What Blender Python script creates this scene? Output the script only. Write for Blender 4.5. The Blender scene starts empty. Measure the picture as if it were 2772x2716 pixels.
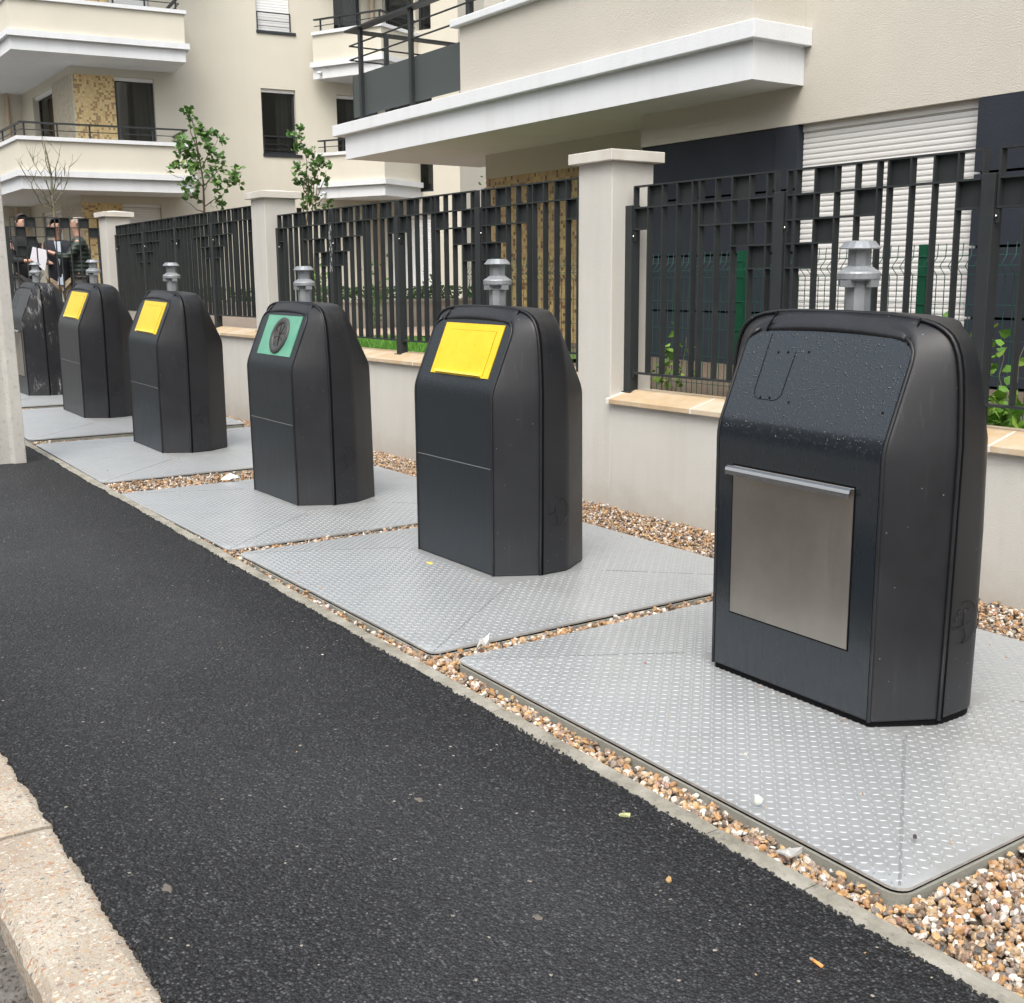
import bpy, math, random
import numpy as np
from math import sin, cos, pi, radians, sqrt
from mathutils import Matrix, Vector
C = bpy.context.scene.collection
sc = bpy.context.scene

# ------------------------------------------------------------------ camera
cam_d = bpy.data.cameras.new('camera'); cam = bpy.data.objects.new('camera', cam_d); C.objects.link(cam)
yaw, pit, rol = radians(-55.29682), radians(10.83775), radians(.40683)
_f = Vector((sin(yaw)*cos(pit), cos(yaw)*cos(pit), -sin(pit)))
_r = Vector((cos(yaw), -sin(yaw), 0)); _d = _f.cross(_r)
_R = cos(rol)*_r + sin(rol)*_d; _D = -sin(rol)*_r + cos(rol)*_d
cam.matrix_world = Matrix(((_R.x, -_D.x, -_f.x, 0), (_R.y, -_D.y, -_f.y, 0), (_R.z, -_D.z, -_f.z, 1.5), (0, 0, 0, 1)))
cam_d.sensor_width = 36; cam_d.sensor_fit = 'HORIZONTAL'; cam_d.lens = 36*3108.4/2772
cam_d.clip_start = .05; cam_d.clip_end = 2000
sc.camera = cam
# ------------------------------------------------------------------ sky and sun
SUN_EL, SUN_ROT = radians(56), radians(138)
w = bpy.data.worlds.new('World'); sc.world = w; w.use_nodes = True
nt = w.node_tree; nt.nodes.clear()
so = nt.nodes.new('ShaderNodeOutputWorld'); bg = nt.nodes.new('ShaderNodeBackground')
sky = nt.nodes.new('ShaderNodeTexSky'); sky.sky_type = 'NISHITA'; sky.sun_disc = False
sky.sun_elevation = SUN_EL; sky.sun_rotation = SUN_ROT; sky.air_density = 1.6; sky.dust_density = 6; sky.ozone_density = .6
hs = nt.nodes.new('ShaderNodeHueSaturation'); hs.inputs['Saturation'].default_value = .44
nt.links.new(sky.outputs[0], hs.inputs['Color']); nt.links.new(hs.outputs[0], bg.inputs[0]); nt.links.new(bg.outputs[0], so.inputs[0])
bg.inputs[1].default_value = .15
sl = bpy.data.lights.new('sun', 'SUN'); sl.energy = .75; sl.angle = radians(40); sl.color = (1, .985, .96)
so_ = bpy.data.objects.new('sun', sl); C.objects.link(so_)
_sd = Vector((sin(SUN_ROT)*cos(SUN_EL), cos(SUN_ROT)*cos(SUN_EL), sin(SUN_EL)))
so_.rotation_euler = _sd.to_track_quat('Z', 'Y').to_euler()
sc.view_settings.view_transform = 'Standard'; sc.view_settings.look = 'None'
sc.view_settings.exposure = .82; sc.view_settings.gamma = 1

# ------------------------------------------------------------------ helpers
class MB:
    def __init__(s): s.v = []; s.f = []; s.sm = []
    def add(s, vs, fs, smooth=False):
        n = len(s.v); s.v += [tuple(p) for p in vs]
        s.f += [tuple(i+n for i in f) for f in fs]; s.sm += [smooth]*len(fs); return s
    def box(s, x0, x1, y0, y1, z0, z1):
        return s.add([(x0,y0,z0),(x1,y0,z0),(x1,y1,z0),(x0,y1,z0),(x0,y0,z1),(x1,y0,z1),(x1,y1,z1),(x0,y1,z1)],
                     [(0,3,2,1),(4,5,6,7),(0,1,5,4),(1,2,6,5),(2,3,7,6),(3,0,4,7)])
    def prism(s, pts, z0, z1):                     # counter-clockwise footprint
        n = len(pts); a = sum(pts[i][0]*pts[(i+1)%n][1]-pts[(i+1)%n][0]*pts[i][1] for i in range(n))
        if a < 0: pts = pts[::-1]
        vs = [(x,y,z0) for x,y in pts]+[(x,y,z1) for x,y in pts]
        return s.add(vs, [tuple(range(n))[::-1], tuple(range(n,2*n))]+[(i,(i+1)%n,(i+1)%n+n,i+n) for i in range(n)])
    def tube(s, path, r, seg=8, caps=True, smooth=True):
        P = [Vector(p) for p in path]; n = len(P); R = r if isinstance(r,(list,tuple)) else [r]*n
        vs = []; up = None
        for i in range(n):
            t = (P[min(i+1,n-1)]-P[max(i-1,0)]).normalized()
            if up is None: up = t.orthogonal().normalized()
            up = (up-t*up.dot(t)); up = up.normalized() if up.length > 1e-6 else t.orthogonal().normalized()
            b = t.cross(up)
            for k in range(seg):
                a = 2*pi*k/seg; vs.append(P[i]+(up*cos(a)+b*sin(a))*R[i])
        fs = [(i*seg+k, i*seg+(k+1)%seg, (i+1)*seg+(k+1)%seg, (i+1)*seg+k) for i in range(n-1) for k in range(seg)]
        if caps: fs += [tuple(range(seg))[::-1], tuple((n-1)*seg+k for k in range(seg))]
        return s.add(vs, fs, smooth)
    def lathe(s, prof, seg=24, c=(0,0), smooth=True, a0=0):
        vs = [(c[0]+r*cos(a0+2*pi*k/seg), c[1]+r*sin(a0+2*pi*k/seg), z) for r,z in prof for k in range(seg)]
        n = len(prof); fs = [(i*seg+k, i*seg+(k+1)%seg, (i+1)*seg+(k+1)%seg, (i+1)*seg+k) for i in range(n-1) for k in range(seg)]
        s.add(vs, fs, smooth); s.add([v for v in vs[:seg]], [tuple(range(seg))[::-1]]); s.add(vs[-seg:], [tuple(range(seg))]); return s
    def mesh(s, name):
        me = bpy.data.meshes.new(name); me.from_pydata([tuple(p) for p in s.v], [], s.f)
        me.polygons.foreach_set('use_smooth', s.sm); me.update(); return me
def link(name, me, m, parent=None, loc=(0,0,0), rot=(0,0,0), bev=0, auto=None):
    o = bpy.data.objects.new(name, me); C.objects.link(o)
    if m: me.materials.append(m)
    o.parent = parent; o.location = loc; o.rotation_euler = rot
    if bev:
        b = o.modifiers.new('bevel', 'BEVEL'); b.width = bev; b.segments = 2; b.limit_method = 'ANGLE'; b.angle_limit = radians(35)
    return o
def obj(name, mb, m, parent=None, loc=(0,0,0), rotz=0, bev=0): return link(name, mb.mesh(name), m, parent, loc, (0,0,rotz), bev)
def tag(o, label=None, cat=None, group=None, kind=None):
    if label: o['label'] = label
    if cat: o['category'] = cat
    if group: o['group'] = group
    if kind: o['kind'] = kind
    return o
def thing(name, label, cat, loc=(0,0,0), rot=(0,0,0), group=None):
    o = bpy.data.objects.new(name, None); C.objects.link(o); o.location = loc; o.rotation_euler = rot; o.empty_display_size = .1
    return tag(o, label, cat, group)
def copy_tree(o, parent=None):
    c = o.copy(); C.objects.link(c); c.parent = parent
    for ch in o.children: copy_tree(ch, c)
    return c
# ------------------------------------------------------------------ materials
class Mat:
    def __init__(s, name, col=(.5,.5,.5), rough=.6, metal=0, spec=.5, coat=0):
        s.m = bpy.data.materials.new(name); s.m.use_nodes = True; s.t = s.m.node_tree; s.b = s.t.nodes['Principled BSDF']
        s.b.inputs['Base Color'].default_value = (*col,1); s.b.inputs['Roughness'].default_value = rough
        s.b.inputs['Metallic'].default_value = metal; s.b.inputs['Specular IOR Level'].default_value = spec
        s.b.inputs['Coat Weight'].default_value = coat; s._c = None; s.h = None; s.col = None
    def n(s, t, **k):
        x = s.t.nodes.new('ShaderNode'+t)
        for a,v in k.items():
            if a.startswith('i_'): x.inputs[a[2:].replace('_',' ')].default_value = v
            else: setattr(x, a, v)
        return x
    def L(s, a, b): s.t.links.new(a, b)
    def co(s):
        if not s._c: s._c = s.n('TexCoord')
        return s._c.outputs['Object']
    def scaled(s, sx, sy, sz):
        m = s.n('Mapping'); m.inputs['Scale'].default_value = (sx,sy,sz); s.L(s.co(), m.inputs[0]); return m.outputs[0]
    def noise(s, scale, detail=4, rough=.55, vec=None, out='Fac'):
        x = s.n('TexNoise'); x.inputs['Scale'].default_value = scale; x.inputs['Detail'].default_value = detail; x.inputs['Roughness'].default_value = rough
        s.L(vec or s.co(), x.inputs['Vector']); return x.outputs[out]
    def voro(s, scale, feature='F1', out='Distance', vec=None, rnd=1):
        x = s.n('TexVoronoi'); x.feature = feature; x.inputs['Scale'].default_value = scale; x.inputs['Randomness'].default_value = rnd
        s.L(vec or s.co(), x.inputs['Vector']); return x.outputs[out]
    def ramp(s, fac, stops, interp='LINEAR'):
        x = s.n('ValToRGB'); x.color_ramp.interpolation = interp; e = x.color_ramp.elements
        while len(e) < len(stops): e.new(.5)
        for i,(p,c) in enumerate(stops):
            e[i].position = p; e[i].color = (*c,1) if isinstance(c,(tuple,list)) else (c,c,c,1)
        s.L(fac, x.inputs[0]); return x.outputs[0]
    def math(s, op, a, b=None, clamp=False):
        x = s.n('Math'); x.operation = op; x.use_clamp = clamp
        for i,v in enumerate((a,b)):
            if v is None: continue
            if isinstance(v,(int,float)): x.inputs[i].default_value = v
            else: s.L(v, x.inputs[i])
        return x.outputs[0]
    def mix(s, fac, a, b, blend='MIX'):
        x = s.n('Mix'); x.data_type = 'RGBA'; x.blend_type = blend
        for i,v in ((0,fac),(6,a),(7,b)):
            if isinstance(v,(int,float)): x.inputs[i].default_value = v
            elif isinstance(v,(tuple,list)): x.inputs[i].default_value = (*v,1)
            else: s.L(v, x.inputs[i])
        return x.outputs[2]
    def base(s, c): s.L(c, s.b.inputs['Base Color']); return s
    def rough(s, c): s.L(c, s.b.inputs['Roughness']); return s
    def bump(s, h, dist=.002, strength=1):
        x = s.n('Bump'); x.inputs['Distance'].default_value = dist; x.inputs['Strength'].default_value = strength
        s.L(h, x.inputs['Height'])
        if s.h: s.L(s.h, x.inputs['Normal'])
        s.h = x.outputs[0]; s.L(s.h, s.b.inputs['Normal']); return s
def rgb(r,g,b): return (r,g,b)
def stucco(name, c, grain=90, dep=.004, var=.1, stain=None):
    M = Mat(name, c, .9, spec=.2)
    big = M.noise(.8, 5, .6); c2 = tuple(x*(1-var) for x in c)
    col = M.mix(M.ramp(big, [(.3,0),(.7,1)]), c2, c)
    fine = M.noise(grain*1.5, 3, .6)
    col = M.mix(M.math('MULTIPLY', M.ramp(fine,[(.35,1),(.65,0)]), .10), col, tuple(x*.75 for x in c))
    if stain: col = stain(M, col)
    M.base(col); M.bump(M.noise(grain, 6, .65), dep); return M.m
def grime(M, col):                                        # splash dirt, drips of rain under the coping
    st = M.noise(1.0, 5, .6, M.scaled(9,9,.9)); m = M.math('MULTIPLY', M.ramp(st,[(.45,0),(.75,1)]), .22)
    col = M.mix(m, col, (.40,.37,.32))
    zz_ = M.n('SeparateXYZ'); M.L(M.co(), zz_.inputs[0]); lo_ = M.math('MULTIPLY', M.math('ADD', M.math('MULTIPLY', M.noise(6,6,.7), .5), M.math('MULTIPLY', zz_.outputs[2], -1.1)), 3, True); lo_ = M.math('MULTIPLY', M.math('MAXIMUM', lo_, 0), .5); col = M.mix(lo_, col, (.36,.31,.25))
    p = M.noise(2.3, 6, .7); return M.mix(M.math('MULTIPLY', M.ramp(p,[(.5,0),(.72,1)]), .16), col, (.56,.52,.45))
m_wall = stucco('wall_stucco', (.565,.555,.52), 130, .0025, .07, grime)
def drips_c(M, col):
    st = M.noise(.7, 5, .65, M.scaled(2.5,2.5,.25)); return M.mix(M.math('MULTIPLY', M.ramp(st,[(.5,0),(.8,1)]), .14), col, (.45,.42,.35))
m_cream = stucco('cream_stucco', (.625,.598,.515), 75, .004, .07, drips_c)
m_creamA = stucco('cream_stucco_near', (.565,.54,.48), 85, .007, .08)
def drips(M, col):
    st = M.noise(1.0, 5, .65, M.scaled(5,5,.5)); return M.mix(M.math('MULTIPLY', M.ramp(st,[(.48,0),(.78,1)]), .22), col, (.42,.42,.40))
m_white = stucco('white_render', (.69,.715,.745), 60, .003, .05, drips)
M = Mat('cap_stone', (.62,.58,.53), .7, spec=.3); nz = M.noise(5,6,.6)
M.base(M.mix(M.ramp(nz,[(.35,0),(.65,1)]), (.59,.575,.53), (.52,.49,.44))); M.bump(M.noise(140,3), .0006); m_cap = M.m
M = Mat('coping_sandstone', (.55,.42,.26), .75, spec=.3); nz = M.noise(2.2,7,.62); n2 = M.noise(14,5,.6)
c = M.ramp(nz,[(.3,(.42,.30,.175)),(.5,(.47,.36,.23)),(.62,(.52,.44,.34)),(.8,(.45,.33,.20))])
M.base(M.mix(M.math('MULTIPLY',M.ramp(n2,[(.45,0),(.7,1)]),.35), c, (.55,.49,.42))); M.bump(M.noise(120,4), .0008); m_coping = M.m
m_mortar = Mat('mortar', (.66,.63,.58), .85).m
M = Mat('anthracite_paint', (.03,.035,.037), .5, spec=.35); nz = M.noise(6,5,.6)
M.base(M.mix(M.ramp(nz,[(.3,0),(.75,1)]), (.021,.025,.027), (.032,.037,.038))); M.bump(M.noise(400,2), .0003); m_iron = M.m; m_ironl = Mat('grey_infill_sheet', (.055,.066,.066), .5, spec=.4).m
def plastic(name, scuff=0):
    M = Mat(name, (.012,.013,.015), .42, spec=.45); nz = M.noise(3,6,.65)
    col = M.mix(M.ramp(nz,[(.35,0),(.7,1)]), (.010,.011,.014), (.017,.0185,.022))
    # dried splashes: small pale specks
    v = M.voro(55); rn = M.n('TexVoronoi'); rn.inputs['Scale'].default_value = 55; M.L(M.co(), rn.inputs['Vector'])
    sep = M.n('SeparateColor'); M.L(rn.outputs['Color'], sep.inputs[0])
    sp = M.math('MULTIPLY', M.math('LESS_THAN', v, .11), M.math('GREATER_THAN', sep.outputs[0], .93))
    col = M.mix(M.math('MULTIPLY', sp, .55), col, (.34,.33,.30))
    # dust settled in drips
    dr = M.noise(1, 4, .6, M.scaled(45,45,2.2)); d2 = M.noise(2.5,4)
    col = M.mix(M.math('MULTIPLY', M.math('MULTIPLY', M.ramp(dr,[(.55,0),(.8,1)]), M.ramp(d2,[(.4,0),(.7,1)])), .28), col, (.12,.12,.115))
    if scuff:
        a = M.noise(15, 8, .8, M.scaled(1,1.4,.4)); b = M.noise(2.4, 3)
        k = M.math('MULTIPLY', M.ramp(a,[(.535,0),(.60,1)]), M.ramp(b,[(.44,0),(.56,1)]))
        col = M.mix(M.math('MULTIPLY', k, .55), col, (.38,.38,.37))
    M.base(col); M.rough(M.ramp(nz,[(.3,.38),(.7,.5)])); M.bump(M.noise(700,2), .0004); return M.m
m_shell = plastic('bin_plastic'); m_scuffed = plastic('bin_plastic_scuffed', 1)
def satin(name, base=(.006,.011,.0165), hi=(.035,.04,.045), amt=.05, wet=True, rough=.25, coat=.6):
    M = Mat(name, base, rough, spec=.7, coat=coat); M.b.inputs['Coat Roughness'].default_value = .12; dr = M.noise(1, 5, .65, M.scaled(60,60,2.0)); a = M.noise(3,5)
    col = M.mix(M.math('MULTIPLY', M.math('MULTIPLY', M.ramp(dr,[(.5,0),(.85,1)]), M.ramp(a,[(.4,0),(.7,1)])), amt), base, hi)
    M.base(col); rr = M.ramp(M.noise(30,4,.6,M.scaled(1,1,.15)),[(.3,rough+.0),(.7,rough+.06)])
    M.rough(rr); M.bump(M.noise(3.5,3), .004, .25)
    if wet:
        vv = M.n('TexVoronoi'); vv.inputs['Scale'].default_value = 115; M.L(M.co(), vv.inputs['Vector'])
        sep = M.n('SeparateColor'); M.L(vv.outputs['Color'], sep.inputs[0])
        z = M.n('SeparateXYZ'); M.L(M.co(), z.inputs[0]); zone = M.ramp(z.outputs[2],[(.82,0),(.93,1)])
        h = M.math('MULTIPLY', M.math('MULTIPLY', M.math('SUBTRACT', .38, vv.outputs['Distance'], True), M.math('GREATER_THAN', sep.outputs[0], .60)), zone)
        M.bump(h, .009, 1)
    return M.m
m_front = satin('bin_front_wet'); m_front_dry = satin('bin_front_panel', (.008,.013,.018), (.03,.035,.038), .08, True, .38, 0); m_front_grey = satin('bin_front_weathered', (.035,.039,.041), (.12,.12,.115), .3, False, .45, 0)
def gloss(name, c, c2, r=.35, wet=True):
    M = Mat(name, c, r, spec=.5); nz = M.noise(6,6,.6); M.base(M.mix(M.ramp(nz,[(.35,0),(.7,1)]), c, c2))
    if wet:
        vv = M.n('TexVoronoi'); vv.inputs['Scale'].default_value = 90; M.L(M.co(), vv.inputs['Vector'])
        sep = M.n('SeparateColor'); M.L(vv.outputs['Color'], sep.inputs[0])
        M.bump(M.math('MULTIPLY', M.math('SUBTRACT', .36, vv.outputs['Distance'], True), M.math('GREATER_THAN', sep.outputs[0], .75)), .007, 1)
    return M.m
m_yellow = gloss('yellow_paint', (.74,.485,.007), (.78,.55,.025)); m_green = gloss('green_paint', (.085,.30,.205), (.15,.38,.275))
m_yledge = Mat('yellow_ledge', (.88,.72,.10), .3).m
m_drop = Mat('water_drop', (.014,.019,.026), .10, spec=.7).m
m_flapr = Mat('flap_rubber', (.055,.055,.055), .45).m; m_ringr = Mat('ring_rubber', (.05,.05,.052), .5).m
m_rubber = Mat('rubber', (.022,.020,.020), .6).m; m_black = Mat('dark_gap', (.004,.004,.005), .8, spec=.1).m
M = Mat('brushed_steel', (.42,.40,.37), .33, metal=1); br = M.noise(1,3,.6,M.scaled(400,400,3)); a = M.noise(2.2,5,.6)
M.base(M.mix(M.ramp(a,[(.35,0),(.7,1)]), (.40,.375,.335), (.54,.51,.465))); M.rough(M.ramp(br,[(.2,.30),(.8,.46)])); M.bump(br,.00015); m_steel = M.m
M = Mat('steel_bar', (.80,.80,.79), .16, metal=1); m_bar = M.m
M = Mat('galvanised', (.36,.38,.40), .5, metal=.55); v = M.voro(28,'F1','Color'); sp = M.n('SeparateColor'); M.L(v, sp.inputs[0]); a = M.noise(5,6,.65,M.scaled(1,1,.5))
M.base(M.mix(M.ramp(a,[(.35,0),(.68,1)]), (.20,.22,.24), (.38,.40,.42))); M.rough(M.ramp(sp.outputs[0],[(0,.42),(1,.6)])); m_galv = M.m
M = Mat('tread_plate', (.45,.47,.48), .36, metal=.6); a = M.noise(1.7,7,.65); b = M.noise(22,5,.6); d = M.noise(4.5,6,.7)
c = M.mix(M.ramp(a,[(.3,0),(.7,1)]), (.50,.525,.54), (.60,.62,.63)); c = M.mix(M.math('MULTIPLY',M.ramp(b,[(.45,0),(.75,1)]),.35), c, (.42,.435,.44))
c = M.mix(M.math('MULTIPLY',M.ramp(d,[(.58,0),(.74,1)]),.30), c, (.42,.36,.28))
sx_ = M.n('SeparateXYZ'); M.L(M.co(), sx_.inputs[0]); ax = M.math('ABSOLUTE', sx_.outputs[0]); ay = M.math('ABSOLUTE', sx_.outputs[1])
ck = M.math('ADD', M.math('ADD', ax, ay), M.math('MULTIPLY', M.noise(9,5,.6), .16)); ck = M.ramp(ck, [(.0,0),(1,1)]); ck2 = M.math('MULTIPLY', M.math('SUBTRACT', M.math('ADD', M.math('ADD', ax, ay), M.math('MULTIPLY', M.noise(9,5,.6), .22)), 1.92), 6, True)
ck2 = M.math('MINIMUM', M.math('MAXIMUM', ck2, 0), .75); c = M.mix(ck2, c, (.70,.74,.76)); gm = M.noise(2.6,8,.75); c = M.mix(M.math('MULTIPLY',M.ramp(gm,[(.52,0),(.68,1)]),.28), c, (.30,.29,.265)); M.base(c); M.rough(M.ramp(b,[(.3,.28),(.7,.44)])); M.bump(M.noise(5,4), .003, .4); m_plate = M.m
M = Mat('tread_boss', (.60,.63,.65), .32, metal=.65); m_boss = M.m
M = Mat('weld_strip', (.26,.27,.28), .6, metal=.4); m_weld = M.m
def conc(name, c, sc_=30, dep=.002, dark=(.2,.19,.17)):
    M = Mat(name, c, .85, spec=.2); a = M.noise(3,7,.65); b = M.noise(sc_,6,.7)
    col = M.mix(M.ramp(a,[(.3,0),(.72,1)]), c, tuple(x*.78 for x in c)); col = M.mix(M.math('MULTIPLY',M.ramp(b,[(.56,0),(.70,1)]),.6), col, dark)
    M.base(col); M.bump(M.noise(sc_*5,5,.7), dep); return M.m
M = Mat('kerb_concrete', (.27,.26,.225), .9, spec=.2); a = M.noise(7,9,.72); b = M.noise(33,7,.75); c = M.ramp(a,[(.32,(.17,.16,.13)),(.5,(.27,.26,.22)),(.66,(.35,.335,.295))])
c = M.mix(M.math('MULTIPLY',M.ramp(b,[(.56,0),(.64,1)]),.6), c, (.13,.125,.11)); c = M.mix(M.math('MULTIPLY',M.ramp(b,[(.30,1),(.38,0)]),.4), c, (.45,.43,.39)); M.base(c); M.bump(b, .004); m_kerb = M.m
m_conc = conc('pole_concrete', (.50,.49,.46)); m_lowwall = conc('garden_wall_concrete', (.42,.38,.34))
m_rim = conc('plate_rim_concrete', (.30,.30,.265)); m_path = conc('path_concrete', (.52,.40,.31)); m_pave = conc('pavement', (.25,.245,.235))
M = Mat('asphalt', (.03,.03,.032), .62, spec=.35); v = M.n('TexVoronoi'); v.inputs['Scale'].default_value = 135; M.L(M.co(), v.inputs['Vector'])
sep = M.n('SeparateColor'); M.L(v.outputs['Color'], sep.inputs[0]); v2 = M.n('TexVoronoi'); v2.inputs['Scale'].default_value = 70; M.L(M.co(), v2.inputs['Vector']); sep2 = M.n('SeparateColor'); M.L(v2.outputs['Color'], sep2.inputs[0])
big = M.noise(1.1,5,.6)
c = M.ramp(sep.outputs[0], [(0,(.007,.0078,.0095)),(.5,(.017,.0185,.022)),(.85,(.037,.039,.045)),(1,(.095,.098,.105))])
c = M.mix(M.math('MULTIPLY', M.ramp(v.outputs['Distance'],[(.42,0),(.62,1)]), .85), c, (.004,.004,.004))
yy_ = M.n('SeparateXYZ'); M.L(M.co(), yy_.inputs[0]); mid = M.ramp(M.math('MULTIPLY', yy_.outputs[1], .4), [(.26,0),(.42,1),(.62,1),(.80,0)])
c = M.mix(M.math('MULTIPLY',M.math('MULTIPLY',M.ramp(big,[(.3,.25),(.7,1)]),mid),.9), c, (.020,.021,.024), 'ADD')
fl = M.math('GREATER_THAN', sep.outputs[1], .9988); c = M.mix(fl, c, (.28,.26,.22)); M.base(c)
h = M.math('ADD', M.math('MULTIPLY', v.outputs['Distance'], -1), M.math('MULTIPLY', v2.outputs['Distance'], -1.2))
M.bump(M.noise(9,4,.6), .003, .4); M.bump(h, .0055, 1); m_asph = M.m
M = Mat('aggregate_kerb', (.5,.44,.36), .85, spec=.25)
def aggl(M, scale, sx, under, stops, thr, keep):
    v = M.n('TexVoronoi'); v.inputs['Scale'].default_value = scale; w_ = M.n('VectorMath'); w_.operation = 'ADD'; nn_ = M.noise(scale*.8, 2, .5, None, 'Color'); sc2 = M.n('VectorMath'); sc2.operation = 'SCALE'; sc2.inputs['Scale'].default_value = .018; M.L(nn_, sc2.inputs[0]); M.L(M.scaled(*sx), w_.inputs[0]); M.L(sc2.outputs[0], w_.inputs[1]); M.L(w_.outputs[0], v.inputs['Vector'])
    sep = M.n('SeparateColor'); M.L(v.outputs['Color'], sep.inputs[0]); ag = M.ramp(sep.outputs[0], stops, 'CONSTANT')
    k = M.math('MULTIPLY', M.ramp(v.outputs['Distance'], [(thr,1),(thr+.08,0)]), M.math('GREATER_THAN', sep.outputs[1], 1-keep)); return M.mix(k, under, ag)
big = M.noise(3.5,6,.6); mt = M.mix(M.ramp(big,[(.35,0),(.7,1)]), (.50,.46,.39), (.36,.31,.245)); fn = M.noise(120,5,.7); mt = M.mix(M.math('MULTIPLY',M.ramp(fn,[(.45,0),(.65,1)]),.5), mt, (.24,.20,.16))
st_ = [(0,(.38,.21,.13)),(.18,(.56,.52,.46)),(.34,(.27,.23,.20)),(.46,(.44,.30,.18)),(.60,(.62,.58,.51)),(.72,(.34,.25,.19)),(.84,(.16,.16,.17)),(.92,(.50,.36,.22))]
mt = aggl(M, 120, (1,1.7,1), mt, st_, .34, .55); mt = aggl(M, 55, (1.7,1,1), mt, st_, .36, .42); M.base(mt); M.bump(M.noise(60,6,.7), .006); m_agg = M.m
M = Mat('gutter_dirt', (.16,.15,.13), .9); a = M.noise(18,8,.75); M.base(M.ramp(a,[(.3,(.06,.055,.05)),(.5,(.17,.16,.145)),(.62,(.26,.25,.23)),(.75,(.34,.31,.26))])); M.bump(M.noise(60,6,.75), .012); m_gutter = M.m
M = Mat('gravel_bed', (.10,.08,.06), .95); a = M.noise(70,5,.7); M.base(M.ramp(a,[(.3,(.03,.024,.018)),(.55,(.12,.09,.06)),(.75,(.24,.19,.14))])); M.bump(a, .01); m_bed = M.m
M = Mat('gravel_stone', (.4,.3,.2), .5, spec=.45); g = M.n('NewGeometry'); ri = g.outputs['Random Per Island']
c = M.ramp(ri, [(0,(.13,.095,.07)),(.09,(.32,.16,.055)),(.20,(.42,.31,.19)),(.31,(.19,.13,.09)),(.39,(.56,.52,.46)),(.49,(.27,.17,.10)),(.57,(.40,.215,.08)),(.65,(.25,.215,.19)),(.73,(.62,.60,.56)),(.81,(.36,.245,.15)),(.87,(.085,.085,.085)),(.91,(.50,.31,.13)),(.97,(.34,.19,.14))], 'CONSTANT')
nz = M.noise(70,4,.65); c = M.mix(M.math('MULTIPLY',M.ramp(nz,[(.4,0),(.65,1)]),.35), c, (.52,.42,.33)); M.base(c); M.bump(nz,.002); m_stone = M.m
M = Mat('grass', (.06,.16,.02), .7); a = M.noise(25,4); M.base(M.ramp(a,[(.35,(.05,.11,.02)),(.65,(.09,.17,.03))])); m_grass = M.m
m_blade = Mat('grass_blade', (.10,.26,.03), .6).m
def leafm(name, stops):
    M = Mat(name, (.06,.14,.03), .5, spec=.35); g = M.n('NewGeometry'); M.base(M.ramp(g.outputs['Random Per Island'], stops)); M.b.inputs['Transmission Weight'].default_value = 0
    tr = M.n('BsdfTranslucent'); tr.inputs[0].default_value = (.10,.22,.03,1); mx = M.n('MixShader'); mx.inputs[0].default_value = .25
    M.L(M.b.outputs[0], mx.inputs[1]); M.L(tr.outputs[0], mx.inputs[2]); M.L(mx.outputs[0], M.t.nodes['Material Output'].inputs[0]); return M.m
m_leaf = leafm('tree_leaf', [(0,(.045,.10,.035)),(.4,(.08,.17,.05)),(.8,(.13,.25,.07)),(1,(.24,.36,.10))])
m_leaf2 = leafm('bright_leaf', [(0,(.08,.20,.03)),(.5,(.18,.38,.05)),(1,(.34,.52,.09))])
m_ivy = leafm('hedge_leaf', [(0,(.015,.04,.012)),(.6,(.03,.08,.02)),(1,(.07,.16,.03))])
m_bark = conc('bark', (.12,.09,.065), 60, .003, (.05,.04,.03)); m_barkg = conc('pale_bark', (.20,.19,.13), 60, .003, (.09,.08,.06))
m_wire = Mat('green_wire', (.012,.075,.055), .4).m; m_gpost = Mat('green_post', (.004,.06,.03), .4).m; m_gpost.node_tree
M = Mat('dark_cladding', (.020,.024,.034), .7, spec=.3); a = M.noise(2,6); M.base(M.mix(M.ramp(a,[(.3,0),(.7,1)]), (.017,.021,.030), (.024,.029,.040))); M.bump(M.noise(70,5), .003); m_clad = M.m
m_frame = Mat('window_frame', (.02,.024,.03), .4).m; m_glass = Mat('window_glass', (.026,.025,.024), .05, spec=.5).m
M = Mat('clear_glass', (.02,.02,.02), .03); tp = M.n('BsdfTransparent'); tp.inputs[0].default_value = (.62,.64,.63,1); gl = M.n('BsdfGlossy'); gl.inputs['Roughness'].default_value = .02; fr = M.n('Fresnel'); fr.inputs[0].default_value = 1.6; mx = M.n('MixShader'); M.L(fr.outputs[0], mx.inputs[0]); M.L(tp.outputs[0], mx.inputs[1]); M.L(gl.outputs[0], mx.inputs[2]); M.L(mx.outputs[0], M.t.nodes['Material Output'].inputs[0]); m_pane = M.m
m_room = Mat('room_wall', (.30,.27,.23), .9).m
m_shut = Mat('shutter_pvc', (.66,.66,.65), .45).m; m_shutw = Mat('shutter_white', (.78,.79,.80), .4).m
m_curtain = Mat('curtain', (.42,.41,.39), .8).m; m_pipe = Mat('drainpipe', (.50,.40,.30), .5).m
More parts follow.
